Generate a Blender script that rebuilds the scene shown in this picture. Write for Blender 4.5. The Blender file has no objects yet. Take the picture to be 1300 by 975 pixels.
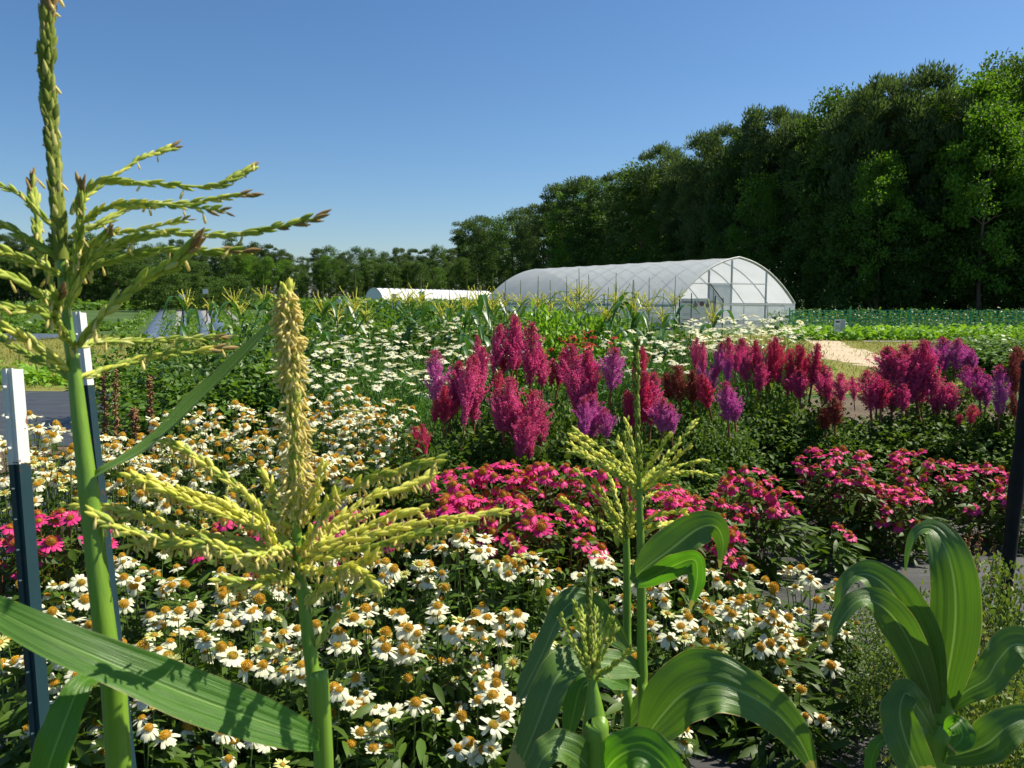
import bpy, math, random
import numpy as np
R = math.radians
rng = np.random.RandomState(7)
random.seed(7)
scene = bpy.context.scene
COL = scene.collection

# ------------------------------------------------------------------ camera
CAM_H = 1.9
F = 1000.0                       # focal length in pixels of the 1300 x 975 photograph
PITCH = math.atan((487.5 - 376.0) / F)
cp, sp = math.cos(PITCH), math.sin(PITCH)
EYE = np.array((0.0, 0.0, CAM_H))

def P(px, py, d):
    """the place d metres ahead of the camera that the photograph shows at (px, py)"""
    xc = (px - 650.0) / F * d
    yc = (487.5 - py) / F * d
    return np.array((xc, d * cp + yc * sp, CAM_H - d * sp + yc * cp))

def G(px, py):
    """ground point"""
    a = P(px, py, 1.0) - EYE
    return EYE + a * (-CAM_H / a[2])

cam_d = bpy.data.cameras.new('camera')
cam = bpy.data.objects.new('camera', cam_d)
COL.objects.link(cam)
cam.location = (0, 0, CAM_H)
cam.rotation_euler = (math.pi / 2 - PITCH, 0, 0)
cam_d.sensor_width = 36.0
cam_d.lens = F / 1300.0 * 36.0
cam_d.clip_start = 0.05
cam_d.clip_end = 3000
cam_d.dof.use_dof = True
cam_d.dof.focus_distance = 3.6
cam_d.dof.aperture_fstop = 16.0
scene.camera = cam

# ------------------------------------------------------------------ light
SUN_AZ, SUN_EL = R(70), R(51)    # azimuth from +Y (ahead) towards +X (right)
w = bpy.data.worlds.new('World')
scene.world = w
w.use_nodes = True
nt = w.node_tree
sky = nt.nodes.new('ShaderNodeTexSky')
sky.sky_type = 'NISHITA'
sky.sun_disc = False
sky.sun_elevation = SUN_EL
sky.sun_rotation = SUN_AZ
sky.altitude = 0
sky.air_density = 1.0
sky.dust_density = 0.5
sky.ozone_density = 6.0
hs = nt.nodes.new('ShaderNodeHueSaturation')
hs.inputs['Saturation'].default_value = 1.12
nt.links.new(sky.outputs['Color'], hs.inputs['Color'])
nt.links.new(hs.outputs['Color'], nt.nodes['Background'].inputs['Color'])
nt.nodes['Background'].inputs['Strength'].default_value = 0.068
sun_d = bpy.data.lights.new('sun', 'SUN')
sun_d.energy = 4.6
sun_d.angle = R(0.5)
sun_d.color = (1.0, 0.93, 0.78)
sun = bpy.data.objects.new('sun', sun_d)
COL.objects.link(sun)
sun.rotation_euler = (math.pi / 2 - SUN_EL, 0, math.pi - SUN_AZ)
vs = scene.view_settings
vs.view_transform = 'Standard'
vs.look = 'None'
vs.exposure = 0.82
vs.gamma = 1.0
vs.use_curve_mapping = False
scene.cycles.max_bounces = 8
scene.cycles.transparent_max_bounces = 12

# ------------------------------------------------------------------ materials
def new_mat(name):
    m = bpy.data.materials.new(name)
    m.use_nodes = True
    n = m.node_tree
    b = n.nodes['Principled BSDF']
    return m, n, b

def rgba(c):
    return (c[0], c[1], c[2], 1.0)

def mixcol(n, fac, a, b, blend='MIX'):
    x = n.nodes.new('ShaderNodeMix')
    x.data_type = 'RGBA'
    x.blend_type = blend
    if isinstance(fac, float):
        x.inputs[0].default_value = fac
    else:
        n.links.new(fac, x.inputs[0])
    for i, v in ((6, a), (7, b)):
        if isinstance(v, tuple):
            x.inputs[i].default_value = rgba(v)
        else:
            n.links.new(v, x.inputs[i])
    return x.outputs[2]

def noise(n, scale, detail=3.0, rough=0.55, coord='Object', vec=None):
    t = n.nodes.new('ShaderNodeTexNoise')
    t.inputs['Scale'].default_value = scale
    t.inputs['Detail'].default_value = detail
    t.inputs['Roughness'].default_value = rough
    if vec is None:
        tc = n.nodes.new('ShaderNodeTexCoord')
        vec = tc.outputs[coord]
    n.links.new(vec, t.inputs['Vector'])
    return t.outputs['Fac']

def ramp(n, fac, stops):
    r = n.nodes.new('ShaderNodeValToRGB')
    el = r.color_ramp.elements
    while len(el) < len(stops):
        el.new(0.5)
    for e, (p, c) in zip(el, stops):
        e.position = p
        e.color = rgba(c) if len(c) == 3 else c
    n.links.new(fac, r.inputs['Fac'])
    return r.outputs['Color']

def maths(n, op, a, b=None, clamp=False):
    m = n.nodes.new('ShaderNodeMath')
    m.operation = op
    m.use_clamp = clamp
    for i, v in ((0, a), (1, b)):
        if v is None:
            continue
        if isinstance(v, (int, float)):
            m.inputs[i].default_value = v
        else:
            n.links.new(v, m.inputs[i])
    return m.outputs[0]

def add_translucent(n, b, col, amount, tint=None):
    """thin plant tissue lets part of the light through"""
    if amount <= 0:
        return
    tr = n.nodes.new('ShaderNodeBsdfTranslucent')
    if tint is not None:
        col = mixcol(n, 1.0, col, tint, 'MULTIPLY')
    n.links.new(col, tr.inputs['Color'])
    ms = n.nodes.new('ShaderNodeMixShader')
    ms.inputs[0].default_value = amount
    n.links.new(b.outputs[0], ms.inputs[1])
    n.links.new(tr.outputs[0], ms.inputs[2])
    n.links.new(ms.outputs[0], n.nodes['Material Output'].inputs['Surface'])

def leaf_mat(name, c1, c2, trans=0.3, rough=0.45, spec=0.4, tint=(1.6, 1.5, 0.7), c3=None):
    m, n, b = new_mat(name)
    g = n.nodes.new('ShaderNodeNewGeometry')
    oi = n.nodes.new('ShaderNodeObjectInfo')
    f = maths(n, 'ADD', maths(n, 'MULTIPLY', g.outputs['Random Per Island'], 0.7),
              maths(n, 'MULTIPLY', oi.outputs['Random'], 0.3))
    stops = [(0.0, c1), (1.0, c2)] if c3 is None else [(0.0, c1), (0.75, c2), (1.0, c3)]
    c = ramp(n, f, stops)
    n.links.new(c, b.inputs['Base Color'])
    b.inputs['Roughness'].default_value = rough
    b.inputs['Specular IOR Level'].default_value = spec
    add_translucent(n, b, c, trans, tint)
    return m

def plain_mat(name, c1, c2=None, scale=8.0, rough=0.6, spec=0.4, metal=0.0, bump=0.0, trans=0.0, detail=3.0):
    m, n, b = new_mat(name)
    c2 = c2 or tuple(x * 0.75 for x in c1)
    f = noise(n, scale, detail)
    c = ramp(n, f, [(0.3, c1), (0.7, c2)])
    n.links.new(c, b.inputs['Base Color'])
    b.inputs['Roughness'].default_value = rough
    b.inputs['Specular IOR Level'].default_value = spec
    b.inputs['Metallic'].default_value = metal
    if bump:
        bp = n.nodes.new('ShaderNodeBump')
        bp.inputs['Strength'].default_value = bump
        n.links.new(f, bp.inputs['Height'])
        n.links.new(bp.outputs[0], b.inputs['Normal'])
    add_translucent(n, b, c, trans)
    return m

def corn_leaf_mat(name, c_dark, c_light, rib, trans=0.3, rough=0.36):
    m, n, b = new_mat(name)
    tc = n.nodes.new('ShaderNodeTexCoord')
    sep = n.nodes.new('ShaderNodeSeparateXYZ')
    n.links.new(tc.outputs['UV'], sep.inputs[0])
    u, v = sep.outputs[0], sep.outputs[1]
    wob = maths(n, 'MULTIPLY', noise(n, 6.0, 2.0, vec=tc.outputs['UV']), 0.05)
    uu = maths(n, 'ADD', u, wob)
    vein = maths(n, 'SINE', maths(n, 'MULTIPLY', uu, 160.0))
    vein2 = maths(n, 'SINE', maths(n, 'MULTIPLY', uu, 47.0))
    vsum = maths(n, 'ADD', maths(n, 'MULTIPLY', vein, 0.5), maths(n, 'MULTIPLY', vein2, 0.7))
    # streaky cells along the leaf
    mp = n.nodes.new('ShaderNodeMapping')
    mp.inputs['Scale'].default_value = (30.0, 1.6, 1.0)
    n.links.new(tc.outputs['UV'], mp.inputs['Vector'])
    st = noise(n, 1.0, 4.0, 0.6, vec=mp.outputs[0])
    base = ramp(n, st, [(0.28, c_dark), (0.72, c_light)])
    blot = noise(n, 5.0, 4.0, 0.6, coord='Object')
    base = mixcol(n, maths(n, 'MULTIPLY', blot, 0.35), base, tuple(x * 0.6 for x in c_dark))
    d = maths(n, 'ABSOLUTE', maths(n, 'SUBTRACT', u, 0.5))
    ribf = n.nodes.new('ShaderNodeMapRange')
    ribf.inputs[1].default_value = 0.010
    ribf.inputs[2].default_value = 0.034
    ribf.inputs[3].default_value = 1.0
    ribf.inputs[4].default_value = 0.0
    n.links.new(d, ribf.inputs[0])
    col = mixcol(n, ribf.outputs[0], base, rib)
    wear = noise(n, 14.0, 5.0, 0.7)
    tipf = maths(n, 'ADD', v, maths(n, 'MULTIPLY', wear, 0.22))
    edgf = maths(n, 'ADD', maths(n, 'MULTIPLY', d, 2.0), maths(n, 'MULTIPLY', wear, 0.12))
    dry = maths(n, 'MAXIMUM', maths(n, 'GREATER_THAN', tipf, 1.06), maths(n, 'GREATER_THAN', edgf, 1.045))
    spot = maths(n, 'GREATER_THAN', noise(n, 42.0, 3.0, 0.6), 0.735)
    dry = maths(n, 'MAXIMUM', dry, maths(n, 'MULTIPLY', spot, 0.7))
    col = mixcol(n, dry, col, (0.36, 0.30, 0.12))
    n.links.new(col, b.inputs['Base Color'])
    rr = maths(n, 'ADD', maths(n, 'MULTIPLY', st, 0.25), rough - 0.1)
    n.links.new(rr, b.inputs['Roughness'])
    b.inputs['Specular IOR Level'].default_value = 0.55
    bp = n.nodes.new('ShaderNodeBump')
    bp.inputs['Strength'].default_value = 0.38
    bp.inputs['Distance'].default_value = 0.002
    mp2 = n.nodes.new('ShaderNodeMapping')
    mp2.inputs['Scale'].default_value = (75.0, 1.2, 1.0)
    n.links.new(tc.outputs['UV'], mp2.inputs['Vector'])
    fine = noise(n, 1.0, 2.0, 0.5, vec=mp2.outputs[0])
    n.links.new(maths(n, 'ADD', maths(n, 'MULTIPLY', vsum, 0.22), maths(n, 'ADD', maths(n, 'MULTIPLY', fine, 1.6), maths(n, 'MULTIPLY', st, 1.6))), bp.inputs['Height'])
    n.links.new(bp.outputs[0], b.inputs['Normal'])
    add_translucent(n, b, col, trans, (1.5, 1.7, 0.5))
    return m

M = {}
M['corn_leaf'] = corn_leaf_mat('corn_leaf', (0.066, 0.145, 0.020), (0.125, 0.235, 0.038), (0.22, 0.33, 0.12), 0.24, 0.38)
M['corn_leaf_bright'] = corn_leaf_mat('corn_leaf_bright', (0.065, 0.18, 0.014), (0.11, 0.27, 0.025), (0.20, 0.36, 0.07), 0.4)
M['corn_leaf_far'] = leaf_mat('corn_leaf_far', (0.03, 0.10, 0.02), (0.06, 0.16, 0.03), 0.3, 0.4, 0.5)
def stalk_mat(name, a, b_):
    m, n, b = new_mat(name)
    tc = n.nodes.new('ShaderNodeTexCoord')
    mp = n.nodes.new('ShaderNodeMapping')
    mp.inputs['Scale'].default_value = (220.0, 220.0, 6.0)
    n.links.new(tc.outputs['Object'], mp.inputs['Vector'])
    st = noise(n, 1.0, 3.0, 0.6, vec=mp.outputs[0])
    big = noise(n, 9.0, 3.0)
    c = ramp(n, maths(n, 'ADD', maths(n, 'MULTIPLY', st, 0.5), maths(n, 'MULTIPLY', big, 0.5)), [(0.3, a), (0.7, b_)])
    n.links.new(c, b.inputs['Base Color'])
    b.inputs['Roughness'].default_value = 0.42
    bp = n.nodes.new('ShaderNodeBump')
    bp.inputs['Strength'].default_value = 0.25
    bp.inputs['Distance'].default_value = 0.001
    n.links.new(st, bp.inputs['Height'])
    n.links.new(bp.outputs[0], b.inputs['Normal'])
    b.inputs['Subsurface Weight'].default_value = 0.0
    return m
M['corn_stalk'] = stalk_mat('corn_stalk', (0.10, 0.21, 0.018), (0.20, 0.34, 0.03))
M['spikelet_green'] = leaf_mat('spikelet_green', (0.24, 0.34, 0.04), (0.50, 0.56, 0.12), 0.3, 0.8, 0.12, (1.3, 1.3, 0.6), (0.76, 0.74, 0.36))
M['spikelet_dark'] = leaf_mat('spikelet_dark', (0.08, 0.13, 0.02), (0.20, 0.24, 0.04), 0.2, 0.8, 0.12, (1.2, 1.1, 0.6), (0.42, 0.36, 0.14))
M['spikelet_olive'] = leaf_mat('spikelet_olive', (0.13, 0.19, 0.03), (0.32, 0.36, 0.07), 0.2, 0.8, 0.1, (1.2, 1.1, 0.6), (0.50, 0.46, 0.18))
M['spikelet_dry'] = leaf_mat('spikelet_dry', (0.20, 0.12, 0.05), (0.46, 0.34, 0.14), 0.2, 0.8, 0.12, (1.2, 1.0, 0.6))
M['spikelet_yellow'] = leaf_mat('spikelet_yellow', (0.60, 0.64, 0.08), (0.85, 0.83, 0.22), 0.35, 0.8, 0.12, (1.2, 1.1, 0.5))
M['anther'] = leaf_mat('anther', (0.72, 0.62, 0.18), (0.88, 0.80, 0.38), 0.35, 0.8, 0.12, (1.1, 1.0, 0.6))
M['petal_white'] = leaf_mat('petal_white', (0.81, 0.81, 0.56), (0.88, 0.88, 0.71), 0.38, 0.55, 0.25, (1.0, 1.0, 0.88))
M['petal_green'] = leaf_mat('petal_green', (0.52, 0.58, 0.16), (0.75, 0.74, 0.34), 0.3, 0.55, 0.25, (1.0, 1.0, 0.8))
M['petal_pink'] = leaf_mat('petal_pink', (0.72, 0.03, 0.20), (0.87, 0.08, 0.31), 0.35, 0.5, 0.25, (1.05, 0.9, 0.95))
M['petal_red'] = leaf_mat('petal_red', (0.55, 0.02, 0.05), (0.72, 0.05, 0.08), 0.3, 0.5, 0.25, (1.0, 0.9, 0.9))
M['cone_base'] = plain_mat('cone_base', (0.42, 0.22, 0.015), (0.50, 0.29, 0.02), 60, 0.7)
M['cone_spike'] = leaf_mat('cone_spike', (0.62, 0.31, 0.014), (0.78, 0.52, 0.04), 0.2, 0.6, 0.2, (1.1, 1, 1), (0.66, 0.58, 0.10))
M['cone_spike_young'] = leaf_mat('cone_spike_young', (0.38, 0.33, 0.03), (0.55, 0.42, 0.05), 0.1, 0.5, 0.3, (1.1, 1, 1))
M['cone_spike_red'] = leaf_mat('cone_spike_red', (0.40, 0.06, 0.02), (0.62, 0.20, 0.03), 0.1, 0.5, 0.3, (1.1, 1, 1))
M['stem'] = plain_mat('stem', (0.08, 0.14, 0.03), (0.12, 0.19, 0.04), 20, 0.6)
M['stem_red'] = plain_mat('stem_red', (0.16, 0.06, 0.03), (0.22, 0.10, 0.04), 20, 0.6)
M['cone_leaf'] = leaf_mat('cone_leaf', (0.030, 0.066, 0.006), (0.078, 0.145, 0.013), 0.34, 0.5, 0.3, c3=(0.09, 0.18, 0.02))
M['astilbe_leaf'] = leaf_mat('astilbe_leaf', (0.034, 0.078, 0.010), (0.09, 0.165, 0.02), 0.34, 0.55, 0.2, c3=(0.15, 0.22, 0.03))
M['daisy_leaf'] = leaf_mat('daisy_leaf', (0.05, 0.13, 0.02), (0.11, 0.25, 0.035), 0.3, 0.5, 0.3)
M['crop_leaf'] = leaf_mat('crop_leaf', (0.06, 0.135, 0.015), (0.135, 0.245, 0.025), 0.36, 0.45, 0.4)
M['crop_leaf_blue'] = leaf_mat('crop_leaf_blue', (0.05, 0.11, 0.025), (0.10, 0.19, 0.04), 0.3, 0.45, 0.4)
M['lime_leaf'] = leaf_mat('lime_leaf', (0.12, 0.27, 0.02), (0.24, 0.42, 0.04), 0.35, 0.5, 0.3)
M['weed_leaf'] = leaf_mat('weed_leaf', (0.06, 0.12, 0.02), (0.15, 0.22, 0.035), 0.3, 0.5, 0.3, c3=(0.20, 0.15, 0.05))
M['pine_needle'] = leaf_mat('pine_needle', (0.048, 0.090, 0.032), (0.118, 0.170, 0.060), 0.36, 0.6, 0.2, (1.4, 1.4, 0.7))
M['oak_leaf'] = leaf_mat('oak_leaf', (0.038, 0.088, 0.018), (0.095, 0.165, 0.028), 0.34, 0.55, 0.25, (1.6, 1.6, 0.6))
M['sweetgum_leaf'] = leaf_mat('sweetgum_leaf', (0.06, 0.14, 0.015), (0.13, 0.25, 0.022), 0.38, 0.55, 0.25, (1.6, 1.6, 0.5))
M['bark'] = plain_mat('bark', (0.16, 0.11, 0.08), (0.07, 0.05, 0.04), 3.0, 0.9, 0.2, bump=0.5)
M['plume_magenta'] = leaf_mat('plume_magenta', (0.80, 0.10, 0.40), (0.90, 0.30, 0.58), 0.6, 0.6, 0.2, (1.1, 0.9, 1.0), (0.90, 0.34, 0.54))
M['plume_purple'] = leaf_mat('plume_purple', (0.70, 0.15, 0.54), (0.86, 0.38, 0.72), 0.6, 0.6, 0.2, (1.1, 0.9, 1.1), (0.84, 0.38, 0.66))
M['plume_crimson'] = leaf_mat('plume_crimson', (0.74, 0.06, 0.24), (0.88, 0.18, 0.38), 0.58, 0.6, 0.2, (1.1, 0.9, 0.9), (0.66, 0.18, 0.16))
M['plume_bud'] = leaf_mat('plume_bud', (0.46, 0.03, 0.08), (0.66, 0.10, 0.16), 0.3, 0.6, 0.2, (1.1, 0.9, 0.9), (0.60, 0.20, 0.14))
M['plume_brown'] = leaf_mat('plume_brown', (0.30, 0.05, 0.06), (0.48, 0.13, 0.09), 0.35, 0.65, 0.2, (1.1, 0.9, 0.8), (0.42, 0.17, 0.08))
M['dry_stalk'] = leaf_mat('dry_stalk', (0.16, 0.08, 0.04), (0.34, 0.18, 0.08), 0.1, 0.8, 0.2, (1, 1, 1))
M['post_white'] = plain_mat('post_white', (0.78, 0.77, 0.74), (0.60, 0.58, 0.54), 18, 0.45, bump=0.05)
def painted_mat(name, a, b_, rust):
    m, n, b = new_mat(name)
    f = noise(n, 26.0, 6.0, 0.7)
    g = noise(n, 7.0, 3.0)
    c = mixcol(n, g, a, b_)
    chip = maths(n, 'GREATER_THAN', f, 0.64)
    c = mixcol(n, chip, c, rust)
    n.links.new(c, b.inputs['Base Color'])
    b.inputs['Roughness'].default_value = 0.5
    b.inputs['Specular IOR Level'].default_value = 0.35
    return m
M['post_white'] = painted_mat('post_white', (0.74, 0.73, 0.69), (0.56, 0.54, 0.50), (0.24, 0.12, 0.07))
M['post_green'] = painted_mat('post_green', (0.006, 0.026, 0.033), (0.014, 0.046, 0.056), (0.07, 0.035, 0.02))
M['post_dark'] = plain_mat('post_dark', (0.008, 0.010, 0.009), (0.02, 0.02, 0.018), 14, 0.7, 0.12)
M['post_rust'] = plain_mat('post_rust', (0.20, 0.07, 0.03), (0.10, 0.05, 0.03), 30, 0.8)
M['galv'] = plain_mat('galv', (0.42, 0.44, 0.46), (0.32, 0.34, 0.36), 6, 0.4, metal=0.6)
M['wood_board'] = plain_mat('wood_board', (0.62, 0.62, 0.58), (0.48, 0.47, 0.43), 5, 0.7)
M['sign_white'] = plain_mat('sign_white', (0.74, 0.74, 0.74), (0.66, 0.66, 0.67), 6, 0.5)
M['sign_grey'] = plain_mat('sign_grey', (0.40, 0.43, 0.46), (0.34, 0.37, 0.40), 8, 0.5)
M['ink_dark'] = plain_mat('ink_dark', (0.06, 0.05, 0.06), (0.08, 0.06, 0.06), 8, 0.6)
M['ink_red'] = plain_mat('ink_red', (0.22, 0.05, 0.05), (0.30, 0.09, 0.07), 40, 0.6)
M['ink_photo'] = plain_mat('ink_photo', (0.10, 0.09, 0.07), (0.34, 0.32, 0.24), 25, 0.6)
M['ink_maroon'] = plain_mat('ink_maroon', (0.24, 0.14, 0.14), (0.10, 0.06, 0.07), 25, 0.6)
M['pot_black'] = plain_mat('pot_black', (0.015, 0.015, 0.016), (0.03, 0.03, 0.03), 9, 0.5)
M['net_green'] = plain_mat('net_green', (0.04, 0.32, 0.17), (0.06, 0.38, 0.22), 1.5, 0.6)
M['mound'] = plain_mat('mound', (0.02, 0.018, 0.016), (0.05, 0.04, 0.03), 2.5, 0.95, bump=0.6)  # near-black colour in place of the shade under a tree

def film_mat(name, clear, col=(0.86, 0.88, 0.90)):
    """greenhouse film: cloudy, slightly see-through"""
    m, n, b = new_mat(name)
    c = ramp(n, noise(n, 0.9, 6.0, 0.7), [(0.3, col), (0.55, tuple(x * 0.93 for x in col)), (0.75, tuple(x * 0.80 for x in col))])
    bp = n.nodes.new('ShaderNodeBump')
    bp.inputs['Strength'].default_value = 0.35
    bp.inputs['Distance'].default_value = 0.05
    n.links.new(noise(n, 2.2, 4.0, 0.6), bp.inputs['Height'])
    n.links.new(bp.outputs[0], b.inputs['Normal'])
    n.links.new(c, b.inputs['Base Color'])
    b.inputs['Roughness'].default_value = 0.3
    b.inputs['Specular IOR Level'].default_value = 0.5
    tr = n.nodes.new('ShaderNodeBsdfTranslucent')
    n.links.new(c, tr.inputs['Color'])
    ms = n.nodes.new('ShaderNodeMixShader')
    ms.inputs[0].default_value = 0.55
    n.links.new(b.outputs[0], ms.inputs[1])
    n.links.new(tr.outputs[0], ms.inputs[2])
    tp = n.nodes.new('ShaderNodeBsdfTransparent')
    m2 = n.nodes.new('ShaderNodeMixShader')
    m2.inputs[0].default_value = clear
    n.links.new(ms.outputs[0], m2.inputs[1])
    n.links.new(tp.outputs[0], m2.inputs[2])
    n.links.new(m2.outputs[0], n.nodes['Material Output'].inputs['Surface'])
    return m
M['film_roof'] = film_mat('film_roof', 0.12)
M['film_end'] = film_mat('film_end', 0.58, (0.62, 0.70, 0.78))
M['film_side'] = film_mat('film_side', 0.35, (0.72, 0.76, 0.78))

def fabric_mat():
    m, n, b = new_mat('weed_fabric')
    tc = n.nodes.new('ShaderNodeTexCoord')
    sep = n.nodes.new('ShaderNodeSeparateXYZ')
    n.links.new(tc.outputs['Object'], sep.inputs[0])
    wx = maths(n, 'SINE', maths(n, 'MULTIPLY', sep.outputs[0], 1100.0))
    wy = maths(n, 'SINE', maths(n, 'MULTIPLY', sep.outputs[1], 700.0))
    weave = maths(n, 'MULTIPLY', maths(n, 'ADD', wx, wy), 0.25)
    mp = n.nodes.new('ShaderNodeMapping')
    mp.inputs['Scale'].default_value = (0.7, 9.0, 1.0)
    n.links.new(tc.outputs['Object'], mp.inputs['Vector'])
    streak = noise(n, 3.0, 5.0, 0.65, vec=mp.outputs[0])
    dirt = noise(n, 1.3, 6.0, 0.65)
    c = ramp(n, streak, [(0.3, (0.026, 0.027, 0.028)), (0.75, (0.062, 0.063, 0.065))])
    c = mixcol(n, ramp(n, dirt, [(0.55, (0, 0, 0)), (0.75, (0.6, 0.6, 0.6))]), c, (0.16, 0.13, 0.09))
    n.links.new(c, b.inputs['Base Color'])
    b.inputs['Roughness'].default_value = 0.5
    b.inputs['Specular IOR Level'].default_value = 0.6
    bp = n.nodes.new('ShaderNodeBump')
    bp.inputs['Strength'].default_value = 0.5
    bp.inputs['Distance'].default_value = 0.02
    n.links.new(maths(n, 'ADD', maths(n, 'MULTIPLY', weave, 0.06), noise(n, 4.0, 3.0)), bp.inputs['Height'])
    n.links.new(bp.outputs[0], b.inputs['Normal'])
    return m
M['fabric'] = fabric_mat()

def ground_mat(name, a, b_, c_, s1, s2):
    m, n, b = new_mat(name)
    f1 = noise(n, s1, 6.0, 0.65)
    f2 = noise(n, s2, 4.0, 0.6)
    c = ramp(n, f1, [(0.32, a), (0.5, b_), (0.68, c_)])
    c = mixcol(n, maths(n, 'MULTIPLY', f2, 0.6), c, tuple(x * 0.55 for x in a))
    n.links.new(c, b.inputs['Base Color'])
    b.inputs['Roughness'].default_value = 0.9
    b.inputs['Specular IOR Level'].default_value = 0.2
    bp = n.nodes.new('ShaderNodeBump')
    bp.inputs['Strength'].default_value = 0.6
    bp.inputs['Distance'].default_value = 0.08
    n.links.new(f2, bp.inputs['Height'])
    n.links.new(bp.outputs[0], b.inputs['Normal'])
    return m
M['field'] = ground_mat('field', (0.045, 0.09, 0.02), (0.065, 0.12, 0.025), (0.09, 0.13, 0.035), 0.12, 5.0)
M['lawn'] = ground_mat('lawn', (0.16, 0.18, 0.035), (0.22, 0.22, 0.05), (0.28, 0.25, 0.07), 0.35, 9.0)
M['path'] = ground_mat('path', (0.50, 0.40, 0.26), (0.58, 0.47, 0.32), (0.62, 0.53, 0.38), 0.9, 12.0)
M['soil'] = ground_mat('soil', (0.10, 0.075, 0.05), (0.15, 0.11, 0.075), (0.20, 0.15, 0.10), 1.5, 14.0)
M['mulch_film'] = plain_mat('mulch_film', (0.07, 0.085, 0.12), (0.12, 0.14, 0.19), 0.8, 0.35, 0.7, bump=0.3)
M['mulch_silver'] = plain_mat('mulch_silver', (0.24, 0.23, 0.21), (0.32, 0.30, 0.27), 1.2, 0.6, 0.4, bump=0.3)
M['grass_blade'] = leaf_mat('grass_blade', (0.15, 0.19, 0.03), (0.27, 0.27, 0.06), 0.3, 0.6, 0.2, c3=(0.36, 0.31, 0.12))

# ------------------------------------------------------------------ mesh building
def unit(v):
    v = np.asarray(v, float)
    return v / (np.linalg.norm(v, axis=-1, keepdims=True) + 1e-12)

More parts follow.
